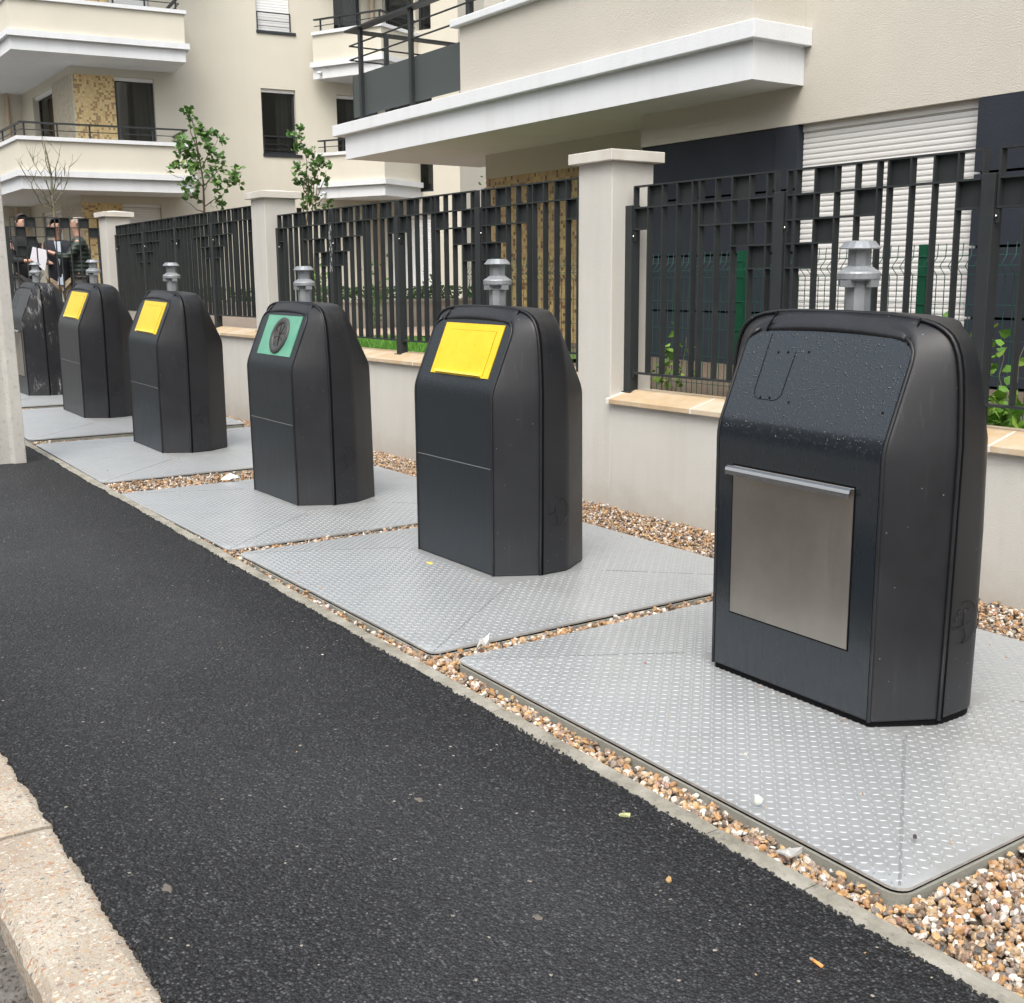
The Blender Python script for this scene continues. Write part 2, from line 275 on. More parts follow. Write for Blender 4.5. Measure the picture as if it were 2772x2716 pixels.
def mosaic(name, tile, stops, axis='XZ', off=(.37,.37,.37), grout=(.45,.36,.22)):
    M = Mat(name, (.5,.4,.2), .35, spec=.5)
    mp = M.n('Mapping'); mp.inputs['Scale'].default_value = (1/tile,)*3; mp.inputs['Location'].default_value = off; M.L(M.co(), mp.inputs[0])
    fl = M.n('VectorMath'); fl.operation = 'FLOOR'; M.L(mp.outputs[0], fl.inputs[0]); fr = M.n('VectorMath'); fr.operation = 'FRACTION'; M.L(mp.outputs[0], fr.inputs[0])
    wn = M.n('TexWhiteNoise'); wn.noise_dimensions = '3D'
    sp = M.n('SeparateXYZ'); M.L(fl.outputs[0], sp.inputs[0]); cb = M.n('CombineXYZ'); M.L(sp.outputs[0], cb.inputs[0]); M.L(sp.outputs[2], cb.inputs[2]); M.L(cb.outputs[0], wn.inputs['Vector'])
    col = M.ramp(wn.outputs['Value'], stops, 'CONSTANT')
    s2 = M.n('SeparateXYZ'); M.L(fr.outputs[0], s2.inputs[0])
    g = M.math('MAXIMUM', M.math('LESS_THAN', s2.outputs[0], .1), M.math('LESS_THAN', s2.outputs[2], .1))
    M.base(M.mix(g, col, grout)); M.bump(M.math('SUBTRACT', 1, g), .002); return M.m
m_mosA = mosaic('mosaic_gold', .047, [(0,(.42,.29,.12)),(.22,(.50,.37,.17)),(.45,(.38,.25,.11)),(.62,(.56,.42,.16)),(.74,(.20,.10,.04)),(.90,(.46,.30,.17)),(.96,(.12,.06,.03))])
m_mosB = mosaic('mosaic_gold_pale', .046, [(0,(.72,.54,.26)),(.35,(.78,.62,.33)),(.62,(.42,.27,.13)),(.80,(.68,.50,.24)),(.92,(.36,.23,.11))], grout=(.62,.48,.26))
m_mosG = mosaic('mosaic_grey', .045, [(0,(.42,.38,.30)),(.4,(.50,.45,.36)),(.7,(.36,.31,.24))], grout=(.46,.42,.34))
M = Mat('opposite_brick', (.30,.25,.20), .9); br = M.n('TexBrick'); br.inputs['Scale'].default_value = 4; br.inputs['Color1'].default_value = (.36,.29,.22,1); br.inputs['Color2'].default_value = (.28,.23,.18,1); br.inputs['Mortar'].default_value = (.36,.33,.29,1)
mp = M.n('Mapping'); mp.inputs['Rotation'].default_value = (radians(90),0,0); M.L(M.co(), mp.inputs[0]); M.L(mp.outputs[0], br.inputs[0]); M.base(br.outputs[0]); m_opp = M.m
m_skin = Mat('skin', (.42,.25,.185), .55).m; m_skin2 = Mat('skin_tanned', (.31,.18,.125), .55).m; m_paper = Mat('paper', (.74,.73,.80), .7).m
m_dkhair = Mat('dark_hair', (.02,.015,.012), .6).m; m_ghair = Mat('grey_hair', (.35,.32,.28), .7).m
m_navy = Mat('navy_cloth', (.012,.014,.022), .85).m; m_khaki = Mat('khaki_cloth', (.34,.27,.19), .85).m; m_black_c = Mat('black_cloth', (.010,.010,.012), .8).m
m_shirt = Mat('shirt_cloth', (.55,.62,.72), .8).m; m_jeans = Mat('grey_cloth', (.10,.10,.10), .85).m
M = Mat('puffer_cloth', (.012,.024,.018), .5); wv = M.n('TexWave'); wv.wave_type = 'BANDS'; wv.bands_direction = 'Z'; wv.inputs['Scale'].default_value = 5; wv.inputs['Distortion'].default_value = .6; M.L(M.co(), wv.inputs[0]); M.bump(wv.outputs['Fac'], .012, .7); m_puff = M.m

# ------------------------------------------------------------------ ground profile (metres; the street climbs towards -X)
_gx = [-60,-25,-20,-14.4,-11.9,-9.5,-7,-4.8,-2.6,0,6]; _gz = [.75,.42,.34,.24,.195,.13,.09,.075,.052,0,-.12]
def g(x): return float(np.interp(x, _gx, _gz))
def yk(x): return 2.104*(1.5-g(x))/(1.5-.02*abs(min(x,0))) if x > -16 else 2.2      # inner edge of the thin kerb
def gw(x): return float(np.interp(x, [-22,-17,-14,-12.5,-9,-6,-2,2], [.38,.26,.09,.06,.062,.075,.05,.0]))
def g2(x, y):
    t = min(max((y-2.2)/2.54, 0), 1); t = t**1.5
    return g(x)*(1-t)+gw(x)*t
rs = np.random.RandomState(7); random.seed(7)
def strip(name, xs, ysf, zf, m, ny=8, **k):
    mb = MB(); vs = []
    for x in xs:
        a, b = ysf(x)
        for j in range(ny+1):
            y = a+(b-a)*j/ny; vs.append((x, y, zf(x, y, j)))
    n = ny+1; fs = [(i*n+j, (i+1)*n+j, (i+1)*n+j+1, i*n+j+1) for i in range(len(xs)-1) for j in range(ny)]
    if xs[-1] < xs[0]: fs = [f[::-1] for f in fs]
    mb.add(vs, fs, True); o = obj(name, mb, m); return tag(o, kind='structure', **k)
# big base sheet to the horizon
obj('ground', MB().add([(-400,-400,-.6),(400,-400,-.6),(400,400,-.6),(-400,400,-.6)], [(0,1,2,3)]), m_pave)['kind'] = 'structure'
# asphalt footway with ragged edges lapping over both kerbs
N = 5200; tt = np.linspace(0, 1, N); rag1 = np.zeros(N); rag2 = np.zeros(N)
for k_, a_ in ((60,.004),(260,.0035),(900,.0035),(2400,.0026)):
    kn = rs.randn(k_+1); kn2 = rs.randn(k_+1); rag1 += a_*np.interp(tt*k_, np.arange(k_+1), kn); rag2 += a_*1.2*np.interp(tt*k_, np.arange(k_+1), kn2)
xs = np.concatenate([np.linspace(1.5,-12.5,4200), np.linspace(-12.53,-60,1000)])
ri_ = {float(x): i for i, x in enumerate(xs)}
hz = rs.randn(N)*.0012
yc_ = [0,0,.004,.012,.3,.5,.7,.988,.996,1,1]; zc_ = [-.03,.0055,.0085,.010,.008,.009,.008,.010,.0085,.0055,-.03]; nY = len(yc_); vs = []
for i_, x in enumerate(xs):
    x = float(x); a_, b_ = .618+rag2[i_], yk(x)-.072+rag1[i_]
    for j_ in range(nY): vs.append((x, a_+(b_-a_)*yc_[j_], g(x)+zc_[j_]+(hz[i_]*1.2 if j_ in (1,2,8,9) else 0)))
mb = MB().add(vs, [(i_*nY+j_, (i_+1)*nY+j_, (i_+1)*nY+j_+1, i_*nY+j_+1)[::-1] for i_ in range(N-1) for j_ in range(nY-1)], True)
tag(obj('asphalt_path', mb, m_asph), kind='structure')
xs_ = [float(x) for x in np.linspace(2, -60, 220)]
strip('road', xs_, lambda x: (-6.0, .46), lambda x, y, j: g(x)-.10, m_gutter, 6)
strip('far_pavement', xs_, lambda x: (-9, -6.0), lambda x, y, j: g(x)+.02, m_pave, 2)
# aggregate kerb of the roadway, in blocks with a worn joint
mb = MB(); e = 2.0; blocks = []
while e > -22:
    blocks.append((e, e-1.014)); e -= 1.035
off_ = (-3.095)-min(b[1] for b in blocks if abs(b[1]+3.095) < .6)
for a, b in blocks:
    a += off_; b += off_; n = 26; vs = []; fs = []
    for i in range(n+1):
        x = a+(b-a)*i/n; e1 = .003*sin(x*37)+rs.randn()*.0025; e2 = rs.randn()*.0025+.002*sin(x*23)
        ch = .012 if i in (0, n) else 0; z = g(x)
        for y, zz in ((.425+e2-ch, z-.16), (.420+e2+ch, z-.03), (.438+e2+ch, z-.004-ch*.5), (.50, z+.002-ch*.4+rs.randn()*.0008), (.60+e1, z+.001-ch*.4), (.632, z-.01), (.634, z-.15)): vs.append((x, y, zz))
    fs = [(i*7+j, i*7+j+1, (i+1)*7+j+1, (i+1)*7+j) for i in range(n) for j in range(6)]+[tuple(range(7))[::-1], tuple(n*7+j for j in range(7))]
    mb.add(vs, fs, False)
o = obj('kerb', mb, m_agg); o['kind'] = 'structure'
# thin garden kerb between asphalt and gravel
mb = MB(); e = 1.0
jl = [-.9-.0, -1.93, -2.94, -3.95]
e = 1.2; seg = []
joints = [1.0,.0,-.72,-1.72,-2.06,-3.10,-4.12,-5.13,-6.16]
while joints[-1] > -22: joints.append(joints[-1]-1.005)
for a, b in zip(joints, joints[1:]):
    b += .004; n = 20; vs = []
    for i in range(n+1):
        x = a+(b-a)*i/n; y1 = yk(x)+rs.randn()*.0012; z = g(x)+.001; ch = .003 if i in (0,n) else 0
        for y, zz in ((y1-.10, z-.2), (y1-.10, z-.003-ch), (y1-.095, z+.000-ch), (y1-.006, z+.002-ch), (y1, z-.004-ch), (y1+.001, z-.2)): vs.append((x, y, zz))
    mb.add(vs, [(i*6+j, i*6+j+1, (i+1)*6+j+1, (i+1)*6+j) for i in range(n) for j in range(5)]+[tuple(range(6))[::-1], tuple(n*6+j for j in range(6))])
o = obj('garden_kerb', mb, m_kerb); o['kind'] = 'structure'
# gravel bed below the stones
strip('gravel_bed', [float(x) for x in np.linspace(2, -24, 150)], lambda x: (yk(x)-.01, 4.80), lambda x, y, j: g2(x,y)-.052, m_bed, 10)

# ------------------------------------------------------------------ steel cover plates
PLATES = [(-2.59,3.235,.055,'tread plate under the nearest container with the stainless flap'),(-4.79,3.225,.062,'tread plate under the dark container second from the right, a yellow petal on it'),
          (-6.975,3.225,.068,'tread plate under the container with the green hatch, rust stains at its corner'),(-9.42,3.225,.122,'tread plate under the yellow hatch container beyond the wide gravel gap'),
          (-11.74,3.24,.188,'tread plate under the second yellow hatch container from the far end'),(-14.35,3.24,.212,'dusty tread plate under the farthest scuffed container')]
PW, PD = 1.02, 1.005; IX, IY0, IY1 = .50, -.30, .28
RISE = .036
def ph(x, y):      # height of the shallow pyramid
    ix0, ix1 = -IX, IX; t = 1
    if x > ix1: t = min(t, (PW-x)/(PW-ix1))
    if x < ix0: t = min(t, (PW+x)/(PW+ix0))
    if y > IY1: t = min(t, (PD-y)/(PD-IY1))
    if y < IY0: t = min(t, (PD+y)/(PD+IY0))
    return RISE*max(t, 0)
cr = .045
def rr(w_, h_, r, n=5):
    P = []
    for cx_, cy_, a0 in ((w_-r, h_-r, 0), (-w_+r, h_-r, pi/2), (-w_+r, -h_+r, pi), (w_-r, -h_+r, 3*pi/2)):
        for i in range(n+1): P.append((cx_+r*cos(a0+pi/2*i/n), cy_+r*sin(a0+pi/2*i/n)))
    return P
outer = rr(PW, PD, cr); inner = [(IX,IY1),(-IX,IY1),(-IX,IY0),(IX,IY0)]
mb = MB(); n = 6; vs = [(x,y,0) for x,y in outer]+[(x,y,RISE) for x,y in inner]+[(x,y,-.008) for x,y in outer]
fs = []
for c_ in range(4):
    o0 = c_*6
    for i in range(5): fs.append((o0+i, o0+i+1, 24+c_))
    fs.append((o0+5, (o0+6)%24, 24+(c_+1)%4, 24+c_))
fs.append((24,25,26,27)); fs += [(i, 28+i, 28+(i+1)%24, (i+1)%24) for i in range(24)]; fs.append(tuple(28+i for i in range(24))[::-1])
mb.add(vs, fs)
tread = MB(); pit_ = .0262; nb = int(2*PW/pit_)
bl, bw, bh = .0128, .0040, .0026
for i in range(nb):
    for j in range(int(2*PD/pit_)):
        x = -PW+.012+i*pit_; y = -PD+.012+j*pit_
        if abs(x) > PW-.01 or abs(y) > PD-.01: continue
        if abs(x) < IX-.06 and IY0+.04 < y < IY1-.04: continue
        if abs(abs(x)-PW) < cr and abs(abs(y)-PD) < cr and (PW-cr-abs(x))**2+(PD-cr-abs(y))**2 > (cr-.01)**2: continue
        s_ = 1 if (i+j) % 2 else -1; a = s_*pi/4; ca, sa = cos(a), sin(a); P = []
        ring = [(-bl,0),(-bl*.5,-bw*.85),(0,-bw),(bl*.5,-bw*.85),(bl,0),(bl*.5,bw*.85),(0,bw),(-bl*.5,bw*.85)]
        for u, v_ in ring: px, py = x+u*ca-v_*sa, y+u*sa+v_*ca; P.append((px, py, ph(px,py)+.00005))
        for u in (-bl*.45, bl*.45): px, py = x+u*ca, y+u*sa; P.append((px, py, ph(px,py)+bh))
        tread.add(P, [(0,1,8),(1,2,8),(2,9,8),(2,3,9),(3,4,9),(4,5,9),(5,6,9),(6,8,9),(6,7,8),(7,0,8)], True)
welds = []
for sx, sy in ((1,1),(-1,1),(-1,-1),(1,-1)):
    weld = MB(); a = Vector((sx*IX, IY1 if sy > 0 else IY0, RISE)); b = Vector((sx*(PW-.022), sy*(PD-.022), .0006))
    d = (b-a); d.z = 0; d.normalize(); nn = Vector((-d.y, d.x, 0)); L = 40; vs = []
    for i in range(L+1):
        p = a.lerp(b, i/L); ww = .0052*(1-.5*i/L)+rs.rand()*.0022
        vs += [p+nn*ww+Vector((0,0,.0002)), p+Vector((0,0,.0009+.0006*rs.rand())), p-nn*ww+Vector((0,0,.0002))]
    weld.add(vs, [(3*i+k+3, 3*i+k+4, 3*i+k+1, 3*i+k) for i in range(L) for k in range(2)], True); me = weld.mesh('weld'); me.materials.append(m_weld); welds.append(me)
frame = MB(); frame.prism(rr(PW+.005, PD+.005, .06), -.2, -.0165)
seal = MB(); so2 = rr(PW-.004, PD-.004, cr)
seal.add([(x,y,-.0085) for x,y in so2]+[(x,y,-.0160) for x,y in so2], [(i, 24+i, 24+(i+1)%24, (i+1)%24)[::1] for i in range(24)])
PM = dict(plate=mb.mesh('plate'), tread=tread.mesh('tread'), frame=frame.mesh('frame'), seal=seal.mesh('seal'))
for k_, mm in (('plate',m_plate),('tread',m_boss),('frame',m_rim),('seal',m_black)): PM[k_].materials.append(mm)
for (x, y, z, lab), tilt_ in zip(PLATES, (1.03,.47,.41,1.5,1.9,.9)):
    t = thing('cover_plate', 'grey '+lab, 'cover plate', (x,y,z), (0,radians(tilt_),0), 'steel cover plates in a row')
    for k_, nm in (('plate','plate_sheet'),('frame','plate_frame'),('seal','rubber_seal')):
        o = bpy.data.objects.new(nm, PM[k_]); C.objects.link(o); o.parent = t
        if k_ == 'plate':
            for k2, n2_ in [(PM['tread'],'raised_tread')]+[(w_,'hip_seam') for w_ in welds]:
                q = bpy.data.objects.new(n2_, k2); C.objects.link(q); q.parent = o

# ------------------------------------------------------------------ waste containers
ZS = [.007,.016,.30,.60,.84,.87,.90,.93,.96,1.0,1.05,1.10,1.14,1.175,1.205,1.228,1.246,1.26,1.271,1.279,1.284,1.286]
WI = lambda z: float(np.interp(z, [0,.3,.9,1.05,1.12,1.17,1.205,1.228,1.246,1.26,1.271,1.279,1.284,1.286], [.470,.474,.478,.470,.463,.453,.438,.422,.398,.368,.325,.265,.17,.03]))
FI = lambda z: float(np.interp(z, [0,1.12,1.17,1.205,1.228,1.246,1.26,1.271,1.279,1.284,1.286], [.353,.353,.349,.338,.322,.298,.265,.222,.165,.09,.012]))
YI = lambda z: float(np.interp(z, [0,.85,.87,.90,.93,.96,1.205,1.228,1.246,1.26,1.271,1.279,1.284,1.286], [0,0,.001,.0075,.019,.032,.1365,.148,.158,.168,.182,.20,.222,.262]))
WR = lambda z: min(WI(z), float(np.interp(z, [0,.42,.75,.98,1.10,1.17,1.21,1.25], [.478,.477,.468,.452,.432,.412,.390,.35])))
FR = lambda z: min(FI(z), float(np.interp(z, [0,.87,1.05,1.2], [.345,.338,.325,.310])))
def contour(z):
    W, F, Y = WI(z), FI(z), YI(z); W2, F2 = WR(z), FR(z); ys = max(.2, Y+.012)
    ye = .56-ys; yb = .56-Y
    pts = [((0,Y),0),((F,Y),.012),((W,ys),.03),((W2,ye),.03),((F2,yb),.02),((0,yb),0)]
    half = []
    for i, (p, r) in enumerate(pts):
        if r == 0: half.append(p); continue
        a = Vector(pts[i-1][0]); b = Vector(p); c = Vector(pts[i+1][0])
        da, dc = (a-b), (c-b); la, lc = da.length, dc.length; t_ = min(r, la*.45, lc*.45); p0 = b+da/max(la,1e-6)*t_; p2 = b+dc/max(lc,1e-6)*t_
        for k in range(5): u = k/4; q = p0*(1-u)**2+b*2*u*(1-u)+p2*u*u; half.append((q.x, q.y))
        if i == 2:
            half.append(((W+W2)/2+.001, ys+(ye-ys)*.5))
    L = [(-x, y) for x, y in half[::-1][1:-1]]
    return half+L
body = MB(); cons = [contour(z) for z in ZS]; nc = len(cons[0]); vs = [(x,y,z) for z, c_ in zip(ZS, cons) for x, y in c_]
fs = [(i*nc+k, i*nc+(k+1)%nc, (i+1)*nc+(k+1)%nc, (i+1)*nc+k) for i in range(len(ZS)-1) for k in range(nc)]
fs.append(tuple(range(nc))[::-1]); fs.append(tuple((len(ZS)-1)*nc+k for k in range(nc)))
body.add(vs, fs, True); ME_body = body.mesh('shell')
def ztop(x): a = abs(x)/.34; return 1.226-.022*a**2-.05*max(0, a-.82)**1.5*6
def panel(zlo, zhi, hw, off, x0=None, x1=None, holes=None, nx=24):
    mb = MB(); X0, X1 = (-hw if x0 is None else x0), (hw if x1 is None else x1)
    zs_ = [zlo]+[z for z in (.02,.20,.53,.75,.84,.865,.885,.905,.925,.945,.97,1.0,1.05,1.1,1.15,1.18,1.2) if zlo < z < (zhi or 9)]+[zhi or 'top']
    vs = []
    for zz in zs_:
        for i in range(nx+1):
            x = X0+(X1-X0)*i/nx; z = ztop(x) if zz == 'top' else min(zz, ztop(x)-.002)
            y = YI(z)-off*(1 if z < .87 else .94); vs.append((x, y, z+(off*.35 if z > .9 else 0)))
    n = nx+1; m_ = len(zs_); fs = [(j*n+i, j*n+i+1, (j+1)*n+i+1, (j+1)*n+i) for j in range(m_-1) for i in range(nx)]
    mb.add(vs, fs, True)
    # rim folded back into the shell
    loop = [i for i in range(nx+1)]+[j*n+nx for j in range(1, m_)]+[(m_-1)*n+i for i in range(nx-1,-1,-1)]+[j*n for j in range(m_-2,0,-1)]
    rv = [vs[i] for i in loop]; bk = [(x,y+.012,z-.004) for x,y,z in rv]; k = len(rv)
    mb.add(rv+bk, [(i, i+k, (i+1)%k+k, (i+1)%k) for i in range(k)])
    return mb
def sl_pt(x, z, o): return (x, YI(z)-.92*o, z+.393*o)
def slab_on_slope(x0, x1, z0, z1, off, th):
    mb = MB(); zs_ = [z0,(z0+z1)/2,z1]; vs = []
    for o_ in (off+th, off-.004):
        for z in zs_:
            for x in (x0,x1): vs.append(sl_pt(x, z, o_))
    f_ = [(0,1,3,2),(2,3,5,4),(6,8,9,7),(8,10,11,9),(0,6,7,1),(4,5,11,10),(0,2,8,6),(2,4,10,8),(1,7,9,3),(3,9,11,5)]
    return mb.add(vs, f_)
zseam = lambda x: float(np.interp(abs(x), [0,.2,.3,.35,.40,.425,.445,.455], [1.286,1.283,1.277,1.267,1.246,1.225,1.195,1.16]))
def seam_path(y, grow):
    P = [(-WI(z)-grow, y, z) for z in (.005,.3,.6,.9,1.05,1.12,1.17,1.205,1.228,1.246,1.26,1.271,1.279)]
    T = [(x, y, z+grow) for x, z in ((-.20,1.2845),(-.1,1.2865),(0,1.287),(.1,1.2865),(.20,1.2845))]
    return P+T+[(-x, yy, z) for x, yy, z in P[::-1]]
ME_seam = MB().tube(seam_path(.205,.0008), .0050, 6).mesh('seam'); ME_ridge = MB().tube(seam_path(.193,-.001), .0065, 8).mesh('ridge')
lip = MB()
for s_ in (-1, 1):
    P = [(s_*.3485, YI(z)-.003, z) for z in (.006,.3,.6,.84,.87,.90,.93,.96,1.0,1.1,1.15)]+[(s_*.343,YI(1.18)-.003,1.18),(s_*.328,YI(1.2)-.003,1.203),(s_*.30,YI(1.22)-.003,1.222)]
    lip.tube(P, .0058, 8)
ME_lip = lip.mesh('lip')
bg_ = MB().prism([(x*.985,.28+(y-.28)*.985) for x,y in cons[0]], -.02, .0075); ME_bg = bg_.mesh('base_gap')
hood = MB(); n = 20; vs = []
for i in range(n+1):
    x = -.262+(.262+.312)*i/n; zt = ztop(x)+.004; zs1 = zseam(x)
    for (y, z) in ((.150, zt-.006), (.1375, zt-.003), (.1385, zt+.010), (.158, zt+.026), (.176, min(zs1,zt+.045)-.001), (.190, zs1+.0035), (.192, zs1-.01)): vs.append((x, y+.04*(abs(x)/.35)**3*0, z))
hood.add(vs, [(i*7+k, (i+1)*7+k, (i+1)*7+k+1, i*7+k+1) for i in range(n) for k in range(6)]+[tuple(range(7)), tuple(n*7+k for k in range(7))[::-1]], True); ME_hood = hood.mesh('hood')
hj = MB()
for x in (-.2645, .3145): hj.tube([(x,.134,ztop(x)+.002),(x,.142,ztop(x)+.018),(x,.172,min(zseam(x),ztop(x)+.05)),(x,.190,zseam(x)+.003)], .003, 6)
ME_hj = hj.mesh('hood_joint')
def octa(r): return [(r*cos(pi/8+k*pi/4), .28+r*sin(pi/8+k*pi/4)) for k in range(8)]
po = MB().prism(octa(.043), 1.27, 1.40).prism(octa(.039), 1.40, 1.512)
ME_post = po.mesh('post')
ME_col = MB().lathe([(.044,1.388),(.068,1.388),(.071,1.393),(.071,1.410),(.067,1.416),(.052,1.424),(.041,1.434)], 24, (0,.28), False, pi/12).box(-.02,.02,.28-.068,.28-.035,1.366,1.389).box(.046,.068,.26,.30,1.366,1.389).box(-.068,-.046,.26,.30,1.366,1.389).mesh('collar')
ME_capm = MB().lathe([(.036,1.488),(.066,1.488),(.067,1.492),(.048,1.514),(.03,1.516)], 16, (0,.28), False).mesh('cap')
em = MB(); ec = (.29,.315); R = .070; ex = .4765
em.tube([(ex+.0005, ec[0]+R*cos(a), ec[1]+R*sin(a)) for a in np.linspace(-2.0,1.9,40)], .0016, 5)
for P in ([(.02,.045),(-.008,.045),(-.01,-.005)], [(-.01,-.005),(-.028,-.012),(-.05,-.012),(-.062,-.004)], [(.0,-.02),(.006,-.045),(-.004,-.068)], [(-.045,.035),(-.03,.05)], [(-.055,.015),(-.047,.028)], [(.012,-.004),(.03,-.004)]):
    em.tube([(ex+.0008, ec[0]+y, ec[1]+z) for y, z in P], .0015, 5)
ME_em = em.mesh('emblem')
MESH_M = {}
def part(name, me, m, parent):
    if not me.materials: me.materials.append(m)
    o = bpy.data.objects.new(name, me); C.objects.link(o); o.parent = parent
    if me.materials[0] != m: o.material_slots[0].link = 'OBJECT'; o.material_slots[0].material = m
    return o
def container(loc, ang, label, kind, shell=m_shell, frontm=m_front):
    t = thing('waste_container', label, 'waste container', loc, tuple(radians(a) for a in (ang[1], ang[2], ang[0])), 'dark underground waste containers in a row')
    b = part('shell', ME_body, shell, t)
    part('seam', ME_seam, m_black, b); part('ridge', ME_ridge, shell, b); part('lip', ME_lip, shell, b); part('emblem', ME_em, shell, b); part('base_gap', ME_bg, m_black, b)
    h = part('hood', ME_hood, shell, t); part('joint', ME_hj, m_black, h)
    p = part('lifting_post', ME_post, m_galv, t); part('collar', ME_col, m_galv, p); part('post_cap', ME_capm, m_galv, p)
    if kind == 'flap':
        fp = part('front_panel', panel(.012, None, .340, .004).mesh('front_panel'), frontm, t)
        fl = MB(); fl.box(-.268,.250,-.0068,-.002,.224,.756); part('opening_gap', MB().box(-.2735,.2555,-.0052,.004,.2185,.7625).mesh('gap'), m_black, fp)
        f2 = part('steel_flap', fl.mesh('flap'), m_steel, t)
        hb = MB(); prof = [(-.006,.752),(-.020,.757),(-.030,.752),(-.034,.742),(-.033,.727),(-.030,.727),(-.030,.740),(-.026,.748),(-.019,.752),(-.006,.748)]
        vs = [(x,y,z) for x in (-.284,.252) for y,z in prof]; k = len(prof)
        hb.add(vs, [(i,(i+1)%k,(i+1)%k+k,i+k) for i in range(k)]+[tuple(range(k))[::-1], tuple(range(k,2*k))]); part('handle', hb.mesh('handle'), m_bar, f2)
        sv = MB(); P = [(-.108,1.15),(-.113,1.01),(-.125,.996),(-.14,.99),(-.21,.99),(-.228,.998),(-.236,1.02)]
        P2 = [(-.236,1.02),(-.236,1.10),(-.236,1.205)]
        for Q in (P, P2): sv.tube([sl_pt(x, z, .0045) for x, z in Q], .0013, 5)
        if frontm is m_front:
            dm = MB(); r = np.random.RandomState(17)
            for _ in range(700):
                x = r.uniform(-.325,.325); z = .875+.34*r.rand()**.85
                if z > ztop(x)-.015 or (-.228 < x < -.112 and r.rand() < .8): continue
                if r.rand() < .35: x = round(x/.021)*.021+r.randn()*.0012
                rd = .0011+.0022*r.rand()**2.5; c0 = Vector(sl_pt(x,z,.0040)); u = Vector((1,0,0)); v_ = Vector((0,.393,.92)); nn = Vector((0,-.92,.393)); el = 1+.7*r.rand()
                vs = [c0+(u*cos(2*pi*k/7)+v_*sin(2*pi*k/7)*el)*rd for k in range(7)]+[c0+(u*cos(2*pi*k/7+.4)+v_*sin(2*pi*k/7+.4)*el)*rd*.6+nn*rd*.55 for k in range(7)]+[c0+nn*rd*.72]
                dm.add(vs, [(k,(k+1)%7,7+(k+1)%7,7+k) for k in range(7)]+[(7+k,7+(k+1)%7,14) for k in range(7)], True)
            for _ in range(110):
                x = r.uniform(-.325,.325); z = .80+.08*r.rand(); rd = .001+.0016*r.rand()**2; c0 = Vector((x,YI(z)-.004,z))
                dm.add([c0+Vector((cos(2*pi*k/6)*rd,0,sin(2*pi*k/6)*rd*1.5)) for k in range(6)]+[c0+Vector((0,-rd*.8,-rd*.3))], [(k,(k+1)%6,6)[::-1] for k in range(6)], True)
            q = part('water_droplets', dm.mesh('droplets'), m_drop, fp); q['kind'] = 'stuff'
        part('service_cover', sv.mesh('service'), m_black, fp)
        hl = MB()
        for x, z in ((-.183,1.145),(-.141,1.148),(-.053,1.154),(-.2,.995),(-.159,.997),(-.072,.99),(.303,.994)):
            c0 = Vector(sl_pt(x,z,.0046)); u = Vector((1,0,0)); v_ = Vector((0,.393,.92))
            hl.add([c0+(u*cos(a)+v_*sin(a))*.0048 for a in np.linspace(0,2*pi,11)[:-1]]+[c0+(u*cos(a)+v_*sin(a))*.0048+Vector((0,.006,-.002)) for a in np.linspace(0,2*pi,11)[:-1]], [tuple(range(10))]+[(i,i+10,(i+1)%10+10,(i+1)%10) for i in range(10)])
        part('screw_holes', hl.mesh('holes'), m_black, fp)
    else:
        part('front_panel', panel(.531, None, .340, .004).mesh('upper'), frontm, t); q = part('service_door', panel(.012, .5275, .340, .004).mesh('lower'), frontm, t)
        part('door_joint', MB().box(-.338,.338,-.0045,.002,.5277,.5308).mesh('joint'), m_weld, q)
        c_ = m_yellow if kind == 'yellow' else m_green
        ht = part('hatch', slab_on_slope(-.235,.283,.952,1.20,.004,.004).mesh('hatch'), c_, t)
        if kind == 'yellow':
            part('hatch_gap', slab_on_slope(-.1772,.2342,.963,1.1690,.0081,.0006).mesh('hgap'), m_black, ht)
            part('hatch_flap', slab_on_slope(-.176,.233,.962,1.1675,.0083,.0022).mesh('hflap'), c_, ht)
            part('hatch_ledge', slab_on_slope(-.183,.222,.957,.967,.010,.013).mesh('ledge'), m_yledge, ht)
        else:
            cx_, cz = .04, 1.075; u = Vector((1,0,0)); v_ = Vector((0,.393,.92)); nn = Vector((0,-.92,.393)); c0 = Vector(sl_pt(cx_,cz,.008))
            rg = MB(); prof = [(.121,0),(.121,.010),(.115,.014),(.088,.014),(.082,.010),(.080,0)]; S = 40
            vs = [c0+(u*cos(2*pi*k/S)+v_*sin(2*pi*k/S))*r+nn*h_ for r,h_ in prof for k in range(S)]
            rg.add(vs, [(i*S+k,i*S+(k+1)%S,(i+1)*S+(k+1)%S,(i+1)*S+k) for i in range(5) for k in range(S)], True); part('rubber_ring', rg.mesh('ring'), m_ringr, ht)
            ds = MB()
            for k in range(8):
                a0, a1 = 2*pi*k/8+.34, 2*pi*(k+1)/8+.22; pts = [c0+nn*(-.001)]+[c0+(u*cos(a)+v_*sin(a))*.0795+nn*.006 for a in np.linspace(a0,a1,6)]
                pts[0] = c0+(u*cos((a0+a1)/2)+v_*sin((a0+a1)/2))*.004+nn*(.001+.004*(k%3)); ds.add(pts, [(0,i,i+1) for i in range(1,6)])
            part('rubber_flaps', ds.mesh('flaps'), m_flapr, ht)
            part('flap_void', MB().add([c0+(u*cos(a)+v_*sin(a))*.0805+nn*.0005 for a in np.linspace(0,2*pi,33)[:-1]], [tuple(range(32))]).mesh('void'), m_black, ht)
    return t
container((-2.564,2.920,.104),(.31,1.274,1.033),'nearest dark container with a brushed stainless flap and rain droplets on its slanted top','flap')
container((-4.844,2.998,.094),(.549,.364,.474),'dark container with yellow hatch in front of the large fence pillar','yellow',m_shell,m_front_dry)
